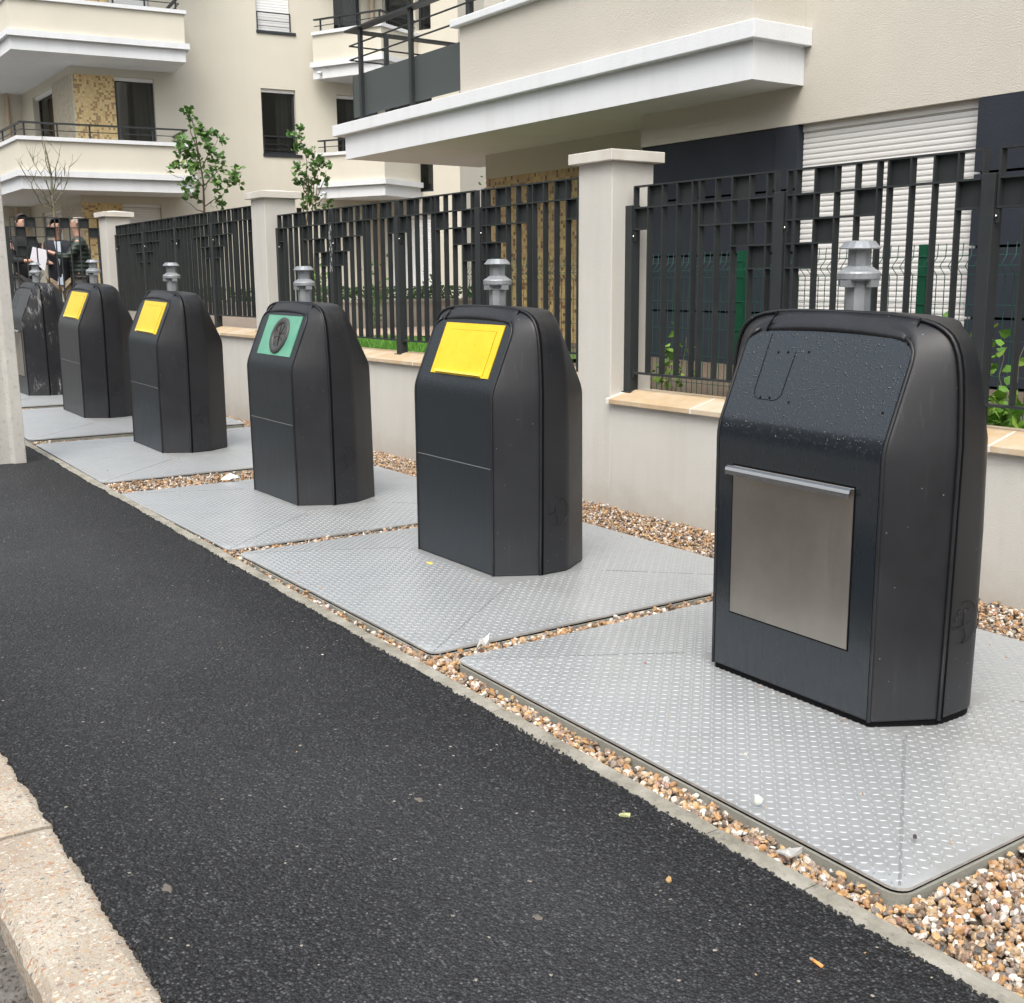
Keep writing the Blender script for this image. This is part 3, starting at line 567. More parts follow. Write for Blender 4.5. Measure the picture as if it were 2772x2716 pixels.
container((-7.055,2.980,.090),(.092,.766,.409),'dark container with green hatch and round rubber opening','green',m_shell,m_front_dry)
container((-9.559,2.924,.158),(1.139,.225,1.525),'dark container with yellow hatch, first one left of the green hatch container','yellow',m_shell,m_front_dry)
container((-11.924,2.932,.227),(1.453,.157,1.934),'dark container with yellow hatch and greyed front, beside the farthest scuffed one','yellow',m_shell,m_front_grey)
container((-14.441,2.971,.240),(1.55,.691,.908),'farthest container, plain slanted top and side covered in white scuffs','flap',m_scuffed,m_front_grey)

# ------------------------------------------------------------------ gravel stones
def ico(sub):
    import bmesh
    bm = bmesh.new(); bmesh.ops.create_icosphere(bm, subdivisions=sub, radius=1); bm.verts.ensure_lookup_table()
    V = np.array([v.co[:] for v in bm.verts]); F_ = np.array([[v.index for v in f.verts] for f in bm.faces]); bm.free(); return V, F_
def stones(name, pos, size, sub, seed, mat, smooth=False):
    r = np.random.RandomState(seed); V, F_ = ico(sub); nv = len(V); K = 10; var = []
    for k in range(K):
        W_ = V*(1+.0*V); pl = r.randn(7,3); pl /= np.linalg.norm(pl,axis=1)[:,None]
        d = V@pl.T; cut = .62+.3*r.rand(7); s_ = np.ones(nv)
        for j in range(7): s_ = np.minimum(s_, np.where(d[:,j] > cut[j], cut[j]/np.maximum(d[:,j],.01), 1))
        var.append(V*s_[:,None]*(1+.10*r.randn(nv,1))*np.array([1,.68+.2*r.rand(),.45+.25*r.rand()]))
    var = np.array(var); n = len(pos); q = r.randn(n,4); q[:,1:3] *= .45; q /= np.linalg.norm(q,axis=1)[:,None]
    w_,x,y,z = q.T
    Rm = np.stack([1-2*(y*y+z*z),2*(x*y-z*w_),2*(x*z+y*w_),2*(x*y+z*w_),1-2*(x*x+z*z),2*(y*z-x*w_),2*(x*z-y*w_),2*(y*z+x*w_),1-2*(x*x+y*y)],1).reshape(n,3,3)
    vv = var[r.randint(0,K,n)]*size[:,None,None]; vv = np.einsum('nij,nkj->nki', Rm, vv)+pos[:,None,:]
    ff = (F_[None]+(np.arange(n)*nv)[:,None,None]).reshape(-1,3)
    me = bpy.data.meshes.new(name); me.vertices.add(n*nv); me.vertices.foreach_set('co', vv.astype(np.float32).ravel())
    me.loops.add(len(ff)*3); me.loops.foreach_set('vertex_index', ff.astype(np.int32).ravel()); me.polygons.add(len(ff))
    me.polygons.foreach_set('loop_start', np.arange(0,len(ff)*3,3,dtype=np.int32)); me.polygons.foreach_set('loop_total', np.full(len(ff),3,np.int32))
    me.polygons.foreach_set('use_smooth', np.full(len(ff), smooth)); me.update(); me.validate()
    return link(name, me, mat)
def in_plate(x, y, m=.013):
    k = np.zeros(len(x), bool)
    for px, py, *_ in PLATES: k |= (np.abs(x-px) < PW+m) & (np.abs(y-py) < PD+m)
    return k
def scatter(x0, x1, y0, y1, dens, s0, s1, zo, seed):
    r = np.random.RandomState(seed); n = int((x1-x0)*(y1-y0)*dens); x = r.uniform(x0,x1,n); y = r.uniform(y0,y1,n)
    yk_ = np.array([yk(a) for a in x]); s_ = s0+(s1-s0)*r.rand(n)**1.8
    ok = (y > yk_+s_*.55) & (y < 4.74-s_*.3) & ~in_plate(x, y); x, y, s_ = x[ok], y[ok], s_[ok]
    z = np.array([g2(a,b) for a,b in zip(x,y)])-.042+zo+r.rand(len(x))*.012
    return np.stack([x,y,z],1), s_
for i, (x0,x1,y0,y1,dens,s0,s1) in enumerate(((-4.0,-.7,2.08,3.4,4800,.007,.017),(-6.2,-2.2,4.18,4.76,2500,.008,.017),(-4.2,-3.3,2.2,4.3,2600,.008,.017))):
    P1, S1 = scatter(x0,x1,y0,y1,dens,s0,s1,0,i); P2, S2 = scatter(x0,x1,y0,y1,dens*.55,s0,s1,.011,i+50)
    if i == 2:
        k1, k2 = (P1[:,1] > 3.4) | (P1[:,0] < -4.0), (P2[:,1] > 3.4) | (P2[:,0] < -4.0); P1,S1,P2,S2 = P1[k1&(P1[:,1]<4.18)],S1[k1&(P1[:,1]<4.18)],P2[k2&(P2[:,1]<4.18)],S2[k2&(P2[:,1]<4.18)]
    o = stones('gravel', np.concatenate([P1,P2]), np.concatenate([S1,S2]), 2 if i == 0 else 1, 90+i, m_stone, False)
    tag(o, kind='stuff', label=('brown and white gravel along the kerb and round the nearest plates','gravel between the plates and the boundary wall','gravel in the slot between the first two plates')[i], cat='gravel')
P1, S1 = scatter(-14.5,-4.0,2.08,4.18,2100,.008,.017,0,70); P2, S2 = scatter(-14.5,-6.2,4.18,4.76,1700,.009,.018,0,71); P3, S3 = scatter(-9,-4.0,2.08,4.76,900,.009,.017,.010,72)
k3 = (P3[:,0] < -6.2)|(P3[:,1] < 4.18); tag(stones('gravel', np.concatenate([P1,P2,P3[k3]]), np.concatenate([S1,S2,S3[k3]]), 1, 97, m_stone), 'far gravel strips between the distant plates and the wall', 'gravel', kind='stuff')

# ------------------------------------------------------------------ boundary wall, pillars, fence
YW = 4.74
def wall_seg(x0, x1, zf, label, joints, xe=None):
    t = thing('boundary_wall', label, 'wall', ((x0+x1)/2, YW, 0), group='low rendered boundary walls'); L = (x1-x0)/2; cx_ = (x0+x1)/2
    obj('wall_body', MB().box(-L,L,0,.34,-.3,zf-.032), m_wall, t)
    js = [-L]+[j-cx_ for j in joints]+[L]
    for a, b in zip(js, js[1:]):
        cs = MB(); prof = [(-.04,zf-.03),(-.04,zf),(.16,zf+.05),(.38,zf+.035),(.38,zf-.03)]; k = 5
        a2, b2 = a+(.006 if a > -L+.01 else 0), b-(.006 if b < L-.01 else 0)
        cs.add([(x,y,z) for x in (a2,b2) for y,z in prof], [(i,i+k,(i+1)%k+k,(i+1)%k) for i in range(k)]+[tuple(range(k)), tuple(range(k,2*k))[::-1]])
        obj('coping_stone', cs, m_coping, t, bev=.003)
    mo = MB()
    for j in js[1:-1]:
        prof = [(-.0395,zf-.03),(-.0395,zf-.001),(.16,zf+.0485),(.379,zf+.034),(.379,zf-.03)]
        mo.add([(x,y,z) for x in (j-.007,j+.007) for y,z in prof], [(i,i+5,(i+1)%5+5,(i+1)%5) for i in range(5)]+[tuple(range(5)), tuple(range(5,10))[::-1]])
    mo.add([(x,y,z) for x in (-L,-L+.03) for y,z in [(-.0408,zf-.0305),(-.0408,zf+.0005),(.16,zf+.0508),(.381,zf+.0358),(.381,zf-.0305)]], [(i,i+5,(i+1)%5+5,(i+1)%5) for i in range(5)]+[tuple(range(5)), tuple(range(5,10))[::-1]])
    obj('mortar_joints', mo, m_mortar, t); return t
wall_seg(-5.72, 1.5, .757, 'low pale wall with sandstone coping behind the nearest container', [-4.94,-4.0,-3.0,-2.0,-1.0,0])
wall_seg(-11.18, -6.06, .862, 'low pale wall with stone coping between the two larger pillars', [-10.2,-9.2,-8.2,-7.2])
wall_seg(-16.75, -11.52, .965, 'far low wall with sandstone coping behind the yellow hatch containers', [-15.7,-14.56,-13.5,-12.5])
def pillar(x0, x1, zc, label):
    cx_ = (x0+x1)/2; h = (x1-x0)/2; t = thing('wall_pillar', label, 'pillar', (cx_, YW+h, 0), group='rendered wall pillars with stone caps')
    obj('pillar_shaft', MB().box(-h,h,-h-.0015,h,-.3,zc), m_wall, t, bev=.006)
    e_ = h+.05; c = MB(); c.add([(x*e_,y*e_,z) for z in (zc,zc+.066) for x,y in ((-1,-1),(1,-1),(1,1),(-1,1))]+[(0,0,zc+.095)], [(3,2,1,0),(0,1,5,4),(1,2,6,5),(2,3,7,6),(3,0,4,7),(4,5,8),(5,6,8),(6,7,8),(7,4,8)])
    obj('pillar_cap', c, m_cap, t, bev=.004)
pillar(-6.06,-5.72,2.234,'pale pillar with flat stone cap to the left of the nearest container')
pillar(-11.52,-11.18,2.345,'pale pillar behind the green hatch container, small tree behind its cap')
pillar(-17.09,-16.75,2.43,'pale pillar beside the group of men at the far fence')
PITCH, HT = .13, 1.17
def fence_proto(kind, label):
    t = thing('railing_fence', label, 'fence panel', group='anthracite fence panels with stepped top cells')
    bars = [0,.13,.26,.39,.52,.583,.715,.845,.98,1.11]
    fl = (lambda u: u) if kind == 'A' else (lambda u: 1.175-u)
    th, dp = .0095, .042
    def rail(u0, u1, z, th_=th):
        a, b = sorted((fl(u0), fl(u1))); obj('rail', MB().box(a,b,-.0008,dp+.0008,z-th_,z), m_iron, t)
    rail(0,1.175,0); rail(0,1.175,-PITCH); rail(0,1.175,-HT+.012,.012)
    rail(-.004,.13,-2*PITCH); rail(.583,1.175,-2*PITCH); rail(.845,1.175,-2.97*PITCH); rail(.98,1.175,-3.95*PITCH)
    for i, u in enumerate(bars+[1.17]):
        a = fl(u)-(th/2)+(th/2 if (kind == 'A') else -th/2)*0
        z0 = -HT+.002; z1 = -.004
        if i == 0: z0 = -2*PITCH
        if i == 10: z0 = -HT+.002
        obj('bar', MB().box(a,a+th,0,dp,z0,z1), m_iron, t)
    for (a_, b_, r) in ((.13,.26,0),(.39,.52,0),(.845,.98,0),(0,.13,1),(.583,.715,1),(.98,1.11,1),(.845,.98,2),(.98,1.11,3)):
        a, b = sorted((fl(a_), fl(b_))); obj('infill_plate', MB().box(a+.004,b-.004,dp-.010,dp-.004,-(r+1)*PITCH*.99,-r*PITCH-.006), m_iron, t)
    return t
LAB = {}
protoA = fence_proto('A','x'); protoB = fence_proto('B','x'); used = {'A':False,'B':False}
def place_panel(kind, x, y, ztop_, label, rz=0):
    p = protoA if kind == 'A' else protoB
    if used[kind]: p = copy_tree(p)
    used[kind] = True; p.location = (x,y,ztop_); p.rotation_euler = (0,0,rz); p['label'] = label
pp = MB().box(-.034,.034,-.012,.055,0,1).mesh('post_unit')
def place_post(x, y, z0, z1, label, rz=0, bolt=True):
    t = thing('fence_post', label, 'fence post', (x,y,z0), (0,0,rz), 'anthracite fence posts')
    h = z1-z0; obj('post_tube', MB().box(-.034,.034,-.014,.058,0,h), m_iron, t, bev=.003)
    obj('base_plate', MB().box(-.055,.055,-.03,.075,-.004,.008), m_iron, t)
    if 'scratched' in label:
        sc_m = MB(); r = np.random.RandomState(9)
        for k in range(34):
            zz = h-.05-r.rand()*.42; xx = r.uniform(-.028,.03); w_ = .002+.006*r.rand(); l_ = .01+.035*r.rand()
            sc_m.add([(xx,-.0147,zz),(xx+w_,-.0147,zz+l_*.3),(xx+w_*.8,-.0147,zz+l_),(xx-w_*.2,-.0147,zz+l_*.8)], [(0,1,2,3)])
        obj('paint_scratch', sc_m, m_shutw, t)
    if bolt:
        for dx in (.046,):
            b = MB(); 
            for dz in (h-.19,): b.lathe([(.006,0),(.006,.006),(.002,.009)], 8)
            o = obj('bolt', b, m_bar, t, (dx,-.004,h-.19)); o.rotation_euler = (radians(90),0,0)
        [obj('bracket', MB().box(.034,.056,.002,.010,a_,b_), m_iron, t) for a_, b_ in ((h-.22,h-.16),(.10,.15))]
YF = 4.862
place_post(-5.683-.01, YF, .79, 1.965, 'fence post against the side of the large near pillar')
seg1 = [('A',-5.655),('B',-4.405),('A',-3.145),('B',-1.89)]
l1 = ['first fence panel right of the large pillar, stepped cells rising to its right post','fence panel behind the nearest lifting post, stepped cells at its left','fence panel at the right edge with green shoots behind it','outermost fence panel beyond the right edge']
for (k_, x), lb in zip(seg1[:3], l1): place_panel(k_, x, YF, 2.082, lb)
for x, lb in ((-4.445,'fence post between the first two panels right of the large pillar'),(-3.19,'fence post just right of the nearest container'),(-1.93,'fence post beyond the right edge')): place_post(x, YF, .79, 1.968, lb)
seg2 = [('A',-11.15),('B',-9.90),('A',-8.651),('B',-7.400)]
l2 = ['panel at the left end of the middle fence, next to the tree topped pillar','panel of the middle fence above the green hatch container','panel of the middle fence with grass showing below it','panel of the middle fence in front of the gold mosaic wall']
for (k_, x), lb in zip(seg2, l2): place_panel(k_, x, YF, 2.178, lb)
for x, lb in ((-11.165,'fence post against the pillar with the small tree behind'),(-9.935,'fence post with a pale scratched streak above the green hatch container'),(-8.69,'fence post standing on the coping left of the yellow hatch container'),(-7.44,'fence post directly behind the lifting post of the second container'),(-6.19,'fence post hidden behind the large pillar')): place_post(x, YF, .892, 2.05, lb)
seg3 = [('A',-16.72),('B',-15.47),('A',-14.22),('B',-12.97)]
l3 = ['panel of the far fence next to the pillar by the men','second panel of the far fence counting from the men','third panel of the far fence, below the leafy tree','panel at the right end of the far fence']
for (k_, x), lb in zip(seg3, l3): place_panel(k_, x, YF, 2.308, lb)
place_panel('A', -11.745-1.25*0-0.0, YF, 2.308, 'narrow end panel of the far fence at the tree topped pillar') if False else None
for x, lb in ((-16.735,'fence post at the pillar by the men'),(-15.5,'first fence post right of the far pillar'),(-14.25,'second fence post right of the far pillar'),(-13.0,'fence post of the far fence under the leafy tree'),(-11.74,'last fence post of the far fence before the pillar')): place_post(x, YF, .995, 2.18, lb)
# short return of fence across the far end
RZ = radians(90)
place_panel('B', -17.10, 3.555, 2.42, 'fence panel turned across the path in front of the men', RZ)
place_panel('A', -17.10, 2.27, 2.42, 'fence panel turned across the path, left of the men', RZ)
place_post(-17.10, 3.505, .55, 2.29, 'broad post between the two fence panels in front of the men', RZ); place_post(-17.10, 4.755, .55, 2.29, 'fence post in front of the bald man, against the far pillar', RZ)
t = thing('return_wall', 'low wall carrying the fence panels in front of the men', 'wall', (-17.1,3.4,0))
obj('wall_body', MB().box(-.34,0,-1.6,1.35,-.1,.55), m_wall, t)

# ------------------------------------------------------------------ near building (A)
def wall_holes(mb, x0, x1, z0, z1, holes, y0, y1):
    X = sorted({x0,x1,*[h[0] for h in holes],*[h[1] for h in holes]}); Z = sorted({z0,z1,*[h[2] for h in holes],*[h[3] for h in holes]})
    for i in range(len(X)-1):
        run = None
        for j in range(len(Z)-1):
            cx_, cz = (X[i]+X[i+1])/2, (Z[j]+Z[j+1])/2
            if any(h[0] < cx_ < h[1] and h[2] < cz < h[3] for h in holes):
                if run: mb.box(X[i],X[i+1],y0,y1,*run); run = None
            else: run = (run[0], Z[j+1]) if run else (Z[j], Z[j+1])
        if run: mb.box(X[i],X[i+1],y0,y1,*run)
    return mb
def shutter(x0, x1, z0, z1, y, pitch=.046):
    mb = MB(); z = z0
    while z < z1-.005:
        h = min(pitch, z1-z); vs = []
        for x in (x0,x1):
            for yy, zz in ((y+.02,z),(y+.0035,z+.0015),(y-.001,z+h*.25),(y-.002,z+h*.6),(y+.0005,z+h*.95),(y+.02,z+h)): vs.append((x,yy,zz))
        mb.add(vs, [(i,i+6,(i+1)%6+6,(i+1)%6) for i in range(6)]+[tuple(range(6)), tuple(range(6,12))[::-1]]); z += pitch
    return mb
A = thing('apartment_building', 'near cream apartment building with projecting balcony above the large pillar', 'building')
mb = MB(); wall_holes(mb, -9.37, 3.0, 2.85, 9.5, [], 8.14, 8.6); obj('facade_wall', mb, m_creamA, A)
mb = MB(); mb.box(-13.33,-9.372,8.84,9.3,2.855,3.4); wall_holes(mb, -13.33, -9.372, 3.4, 9.5, [(-12.9,-12.0,3.7,5.9)], 8.84, 9.3); mb.box(-9.372,-9.3,8.60,9.3,2.855,9.5); mb.box(-13.33,-13.03,9.3,18,.3,9.5); obj('recessed_wall', mb, m_creamA, A)
obj('mosaic_wall', MB().box(-13.33,-9.372,8.846,9.1,.3,2.855), m_mosA, A)
obj('upper_mosaic', MB().box(-11.9,-10.2,8.832,8.84,3.7,6.2), m_mosA, A)
cl = MB(); zc = .3
for z0, z1 in ((.3,.655),(.675,1.185),(1.205,1.73),(1.75,2.285),(2.305,2.849)):
    cl.box(-9.37,-7.53,8.16,8.3,z0,z1); cl.box(-5.485,3,8.142,8.3,z0,z1); cl.box(-7.53,-7.268,8.142,8.3,z0,z1)
obj('dark_cladding', cl, m_clad, A); obj('cladding_backing', MB().box(-9.37,-7.268,8.30,8.6,.3,2.85).box(-5.485,3,8.30,8.6,.3,2.85), m_black, A)
o = obj('roller_shutter', shutter(-7.267,-5.486,.66,2.80,8.225), m_shut, A); obj('shutter_box', MB().box(-7.267,-5.486,8.21,8.36,2.79,2.849), m_shut, o); obj('shutter_backing', MB().box(-7.267,-5.486,8.262,8.36,.3,2.79), m_clad, o)
bal = obj('balcony_slab', MB().box(-14.79,-7.22,7.5,8.139,3.17,3.485).box(-14.79,-9.374,8.1391,8.839,3.17,3.485).box(-14.79,-13.332,8.8391,9.71,3.17,3.485), m_white, A)
obj('cornice', MB().prism([(-15.02,7.42),(-7.14,7.42),(-7.14,8.1388),(-9.376,8.1388),(-9.376,8.8388),(-13.334,8.8388),(-13.334,9.8),(-15.02,9.8)],3.4855,3.632), m_white, bal, bev=.006)
par = obj('balcony_parapet', MB().box(-11.82,-7.22,7.5,7.66,3.632,4.375).box(-7.38,-7.22,7.6601,8.1385,3.632,4.375), m_creamA, A)
obj('coping', MB().box(-11.93,-7.15,7.43,7.72,4.3755,4.46).box(-7.45,-7.15,7.7201,8.138,4.3755,4.46), m_white, par, bev=.012)
rl = thing('balcony_railing', '', ''); [rl.__delitem__(k_) for k_ in ('label','category') if k_ in rl.keys()]; rl.parent = A
for x, y in ((-14.30,7.53),(-12.97,7.53),(-14.45,8.0),(-14.45,9.4)): obj('railing_post', MB().box(x-.03,x+.03,y-.035,y+.012,3.632,4.79), m_iron, rl)
for x in (-11.68,-9.6): obj('railing_post', MB().box(x-.04,x+.04,7.52,7.58,4.46,4.79), m_iron, rl)
obj('top_rail', MB().box(-14.66,-7.3,7.46,7.60,4.79,4.815).box(-14.66,-14.5,7.6001,9.7,4.79,4.815), m_iron, rl)
for z in (4.62,4.44,4.25):
    if z > 4.3: obj('rail', MB().tube([(-7.4,7.52,z) if z > 4.5 else (-11.8,7.52,z),(-14.62,7.52,z),(-14.62,9.7,z)], .011, 6), m_iron, rl)
obj('infill_panel', MB().box(-14.585,-11.835,7.545,7.553,3.70,4.235).box(-14.593,-14.586,7.54,7.9,3.70,4.235), m_ironl, rl)
# floor and side wall that close the recess
obj('upper_window', MB().box(-12.9,-12.0,9.0,9.05,3.7,5.9), m_glass, A)

# ------------------------------------------------------------------ far building (B)
B = thing('apartment_building', 'far cream apartment building with stacked corner balconies and golden mosaic', 'building')
OB = (-25.56,3.51,0); RB = math.atan2(.991,.136)
O4 = (-24.24,13.04,0); R4 = radians(25)
def loc2w(s, off, O=OB, R_=RB): return (O[0]+s*cos(R_)+off*sin(R_), O[1]+s*sin(R_)-off*cos(R_))
ST = 2.535
holes = [(3.98,4.77,3.45-ST,5.70-ST),(3.98,4.77,3.45,5.70),(3.98,4.77,3.45+ST,5.70+ST),(7.03,7.80,4.30,5.67),(7.0,7.76,6.86,8.2),(8.74,9.40,3.5,5.64),(8.74,9.39,5.9,8.18),(7.72,7.85,3.05,3.16)]
mb = MB(); wall_holes(mb, 3.152, 9.62, .3, 13, holes, 0, .28); obj('main_wall', mb, m_cream, B, OB, RB)
def window(x0, x1, z0, z1, O, R_, curtain=None, shut=None, bar=False):
    f = MB(); t_ = .055
    f.box(x0,x0+t_,.13,.19,z0,z1).box(x1-t_,x1,.13,.19,z0,z1).box(x0+t_,x1-t_,.13,.19,z0,z0+t_).box(x0+t_,x1-t_,.13,.19,z1-t_,z1)
    fo = obj('window', f, m_frame, B, O, R_)
    obj('pane', MB().box(x0+t_,x1-t_,.155,.165,z0+t_,z1-t_), m_glass if shut else m_pane, fo)
    if not shut:
        a, b, c_, d_ = x0-.35, x1+.35, z0-.12, z1+.12; rm_ = MB(); rm_.box(a,b,1.7,1.75,c_,d_).box(a-.05,a,.285,1.75,c_,d_).box(b,b+.05,.285,1.75,c_,d_).box(a,b,.285,1.7,c_-.05,c_).box(a,b,.285,1.7,d_,d_+.05)
        obj('room', rm_, m_room, fo); cu = MB(); n_ = 14; w0 = x0+(x1-x0)*.52; vs = []
        for k in range(n_+1): vs += [(w0+(x1+.05-w0)*k/n_, .34+.03*math.sin(k*1.9), z0-.05), (w0+(x1+.05-w0)*k/n_, .34+.03*math.sin(k*1.9), z1+.05)]
        cu.add(vs, [(2*k,2*k+2,2*k+3,2*k+1) for k in range(n_)], True); obj('curtain', cu, m_curtain, fo)
    obj('reveal_lintel', MB().box(x0+.002,x1-.002,.06,.129,z1-.07,z1-.002), m_shutw, fo)
    if shut: obj('shutter', shutter(x0+.01,x1-.01,shut,z1-.075,.085,.055), m_shutw, fo)
    if bar:
        obj('window_bar', MB().box(x0+.01,x1-.01,-.02,.0,z0+.36,z0+.385).box(x0+.01,x1-.01,-.012,-.002,z0+.2,z0+.21).box(x0+.01,x1-.01,-.012,-.002,z0+.09,z0+.10).box(x0+.01,x0+.03,-.02,0,z0+.02,z0+.36).box(x1-.03,x1-.01,-.02,0,z0+.02,z0+.36), m_frame, fo)
        obj('sill', MB().box(x0-.01,x1+.10,-.03,.129,z0-.06,z0), m_frame, fo)
    return fo
window(3.98,4.77,3.45-ST,5.70-ST,OB,RB,shut=3.45-ST); window(3.98,4.77,3.45,5.70,OB,RB); window(3.98,4.77,3.45+ST,5.70+ST,OB,RB,shut=5.99)
window(7.03,7.80,4.30,5.67,OB,RB,bar=True); window(7.0,7.76,6.86,8.2,OB,RB,shut=6.87,bar=True); window(8.74,9.40,3.5,5.64,OB,RB); window(8.74,9.39,5.9,8.18,OB,RB)
obj('vent', MB().box(7.72,7.85,.1,.2,3.05,3.16), m_frame, B, OB, RB)
mo = MB()
for k_ in range(-1,3): mo.box(3.15,3.979,-.006,-.0005,3.45+ST*k_,5.70+ST*k_)
obj('mosaic_panel', mo, m_mosB, B, OB, RB)
cw = loc2w(3.15, 0)
mb = MB(); h2 = [(-28.49,-26.12-0.6,3.45+ST*k_,5.66+ST*k_) for k_ in (-1,0,1)]
wall_holes(mb, -29.55, cw[0]+.01, .3, 13, [(a,b,c_,d_) for a,b,c_,d_ in h2], 0, .28); obj('side_wall', mb, m_cream, B, (0,6.63,0))
for k_, (a,b,c_,d_) in enumerate(h2): window(a,b,c_,d_,(0,6.63,0),0,shut=(c_ if k_ == 0 else None))
mo = MB()
for k_ in range(-1,3): mo.box(-26.7,cw[0]+.006,-.008,-.0005,3.45+ST*k_,5.70+ST*k_)
obj('mosaic_panel', mo, m_mosG, B, (0,6.63,0))
obj('recess_wall', MB().box(-29.9,-29.551,3.0,6.63,.3,13), m_cream, B); 
dp = MB(); dp.tube([(-29.50,6.30,.4),(-29.50,6.30,12)], .05, 10); obj('drainpipe', dp, m_pipe, B)
# wrap-round balconies
Pc = (-24.0,5.27); Pr = loc2w(5.19,1.3); Pi = loc2w(5.19,.001)
def offs(d):   # outer outline pushed out by d
    return [(-29.549,5.27-d),(Pc[0]+d*1.13,Pc[1]-d),(loc2w(5.19+d,1.3+d)),(loc2w(5.19+d,.001)),loc2w(3.151,.001),(cw[0],6.629),(-29.549,6.629)]
def rim(d0, d1):  # strip following the outer edge between offsets d0 (outside) and d1 (inside)
    a, b = offs(d0), offs(d1); return [a[0],a[1],a[2],loc2w(5.19+d0,.002),loc2w(5.19+d1,.002),b[2],b[1],b[0]]
for k_ in range(0,3):
    z = 3.315+ST*k_
    sl_ = obj('balcony_slab', MB().prism(offs(0), z, z+.235), m_white, B); obj('cornice', MB().prism(offs(.075), z+.2355, z+.345), m_white, sl_)
    pa = obj('balcony_parapet', MB().prism(rim(0,-.16), z+.3455, z+.905), m_cream, B); obj('coping', MB().prism(rim(.045,-.20), z+.9055, z+.975), m_white, pa)
    rz_ = MB().prism(rim(-.04,-.10), z+1.225, z+1.255); hr = obj('handrail', rz_, m_iron, B)
    obj('lower_rail', MB().prism(rim(-.06,-.08), z+1.10, z+1.115), m_iron, hr)
    a = offs(-.07)
    for u in np.linspace(.02,.98,6):
        cx_, cy_ = a[1][0]+(a[2][0]-a[1][0])*u, a[1][1]+(a[2][1]-a[1][1])*u; obj('rail_post', MB().box(cx_-.015,cx_+.015,cy_-.015,cy_+.015,z+.975,z+1.225), m_iron, hr)
    for u in (.1,.3,.5,.7,.9): obj('rail_post', MB().box(-29.5+5.5*u-.015,-29.5+5.5*u+.015,a[0][1]-.015,a[0][1]+.015,z+.975,z+1.225), m_iron, hr)
# angled wing and its balconies
hol4 = [(.3,1.59,.95,3.0),(.3,1.59,3.5,5.64),(.3,1.15,5.9,8.2),(1.2,1.6,6.93,8.2)]
mb = MB(); wall_holes(mb, .002, 2.12, .3, 13, hol4, 0, .28); obj('wing_wall', mb, m_cream, B, O4, R4)
window(.3,1.59,.95,3.0,O4,R4,shut=.96); window(.3,1.59,3.5,5.64,O4,R4); window(.3,1.15,5.9,8.2,O4,R4); window(1.2,1.6,6.93,8.2,O4,R4)
obj('end_wall', MB().box(2.1205,2.30,0,7,.3,13), m_cream, B, O4, R4)
obj('drainpipe', MB().tube([(.07,-.06,.5),(.07,-.06,12)], .05, 10), m_pipe, B, O4, R4)
def bal4(z):
    out = [(-.62,-1.35),(1.25,-1.35),(1.25,-.001),(.002,-.001),(-.33,-.5)]
    def ex(d): return [(-.62-d*.3,-1.35-d),(1.25+d,-1.35-d),(1.25+d,-.001),(.002,-.001),(-.33,-.5)]
    s_ = obj('balcony_slab', MB().prism(out, z, z+.235), m_white, B, O4, R4); obj('cornice', MB().prism(ex(.075), z+.2355, z+.345), m_white, s_)
    def rm(a, b): return [(-.60,-1.35-a),(1.25+a,-1.35-a),(1.25+a,-.002),(1.25+b,-.002),(1.25+b,-1.35-b),(-.56,-1.35-b)]
    p_ = obj('balcony_parapet', MB().prism(rm(0,-.16), z+.3455, z+.905), m_cream, B, O4, R4); obj('coping', MB().prism(rm(.045,-.2), z+.9055, z+.975), m_white, p_)
    h_ = obj('handrail', MB().prism(rm(-.04,-.10), z+1.225, z+1.255), m_iron, B, O4, R4); obj('lower_rail', MB().prism(rm(-.06,-.08), z+1.10, z+1.115), m_iron, h_)
    for x in (-.42,.1,.65,1.17): obj('rail_post', MB().box(x-.015,x+.015,-1.295,-1.265,z+.975,z+1.225), m_iron, h_)
    obj('spout', MB().tube([(-.38,-1.35,z+.12),(-.38,-1.47,z+.10)], .03, 8), m_white, s_)
for k_ in (0,1,2): bal4(3.35+ST*k_)

# ------------------------------------------------------------------ building across the street (seen mirrored in the steel flap)
Cc_ = thing('apartment_building', 'brown brick building across the street, mirrored in the stainless flap', 'building', (-6,-9,0))
mb = MB(); ho = [(x,x+1.2,z,z+1.6) for x in np.arange(-22,20,3.0) for z in (1.2,4.2)]
wall_holes(mb, -26, 24, -.3, 7.2, ho, -.35, 0); obj('brick_wall', mb, m_opp, Cc_)
obj('window_row', MB().box(-25.9,23.9,-.5,-.36,0,7.1), m_glass, Cc_)

# ------------------------------------------------------------------ garden behind the wall
strip('garden_soil', [float(x) for x in np.linspace(2.5,-32,80)], lambda x: (5.06, 20), lambda x,y,j: float(np.interp(x,[-30,-17,-11,-6,0],[.86,.78,.74,.66,.6])), m_bed, 4)
lz = lambda x: float(np.interp(x,[-30,-17,-11,-6,0],[.90,.82,.78,.70,.64]))
strip('lawn', [float(x) for x in np.linspace(-9.0,-13.4,60)], lambda x: (5.08, 7.6), lambda x,y,j: lz(x), m_grass, 4)
strip('garden_path', [float(x) for x in np.linspace(-13.3,-15.75,12)], lambda x: (5.2, 14), lambda x,y,j: lz(x)+.008, m_path, 4)
def blades(n, xr, yr, zf, h, seed):
    r = np.random.RandomState(seed); mb = MB()
    for i in range(n):
        x, y = r.uniform(*xr), r.uniform(*yr); a = r.rand()*pi; hh = h*(.6+.6*r.rand()); dx, dy = cos(a)*.006, sin(a)*.006; lx, ly = r.randn(2)*.02; z = zf(x)
        mb.add([(x-dx,y-dy,z),(x+dx,y+dy,z),(x+lx,y+ly,z+hh)], [(0,1,2)])
    return mb
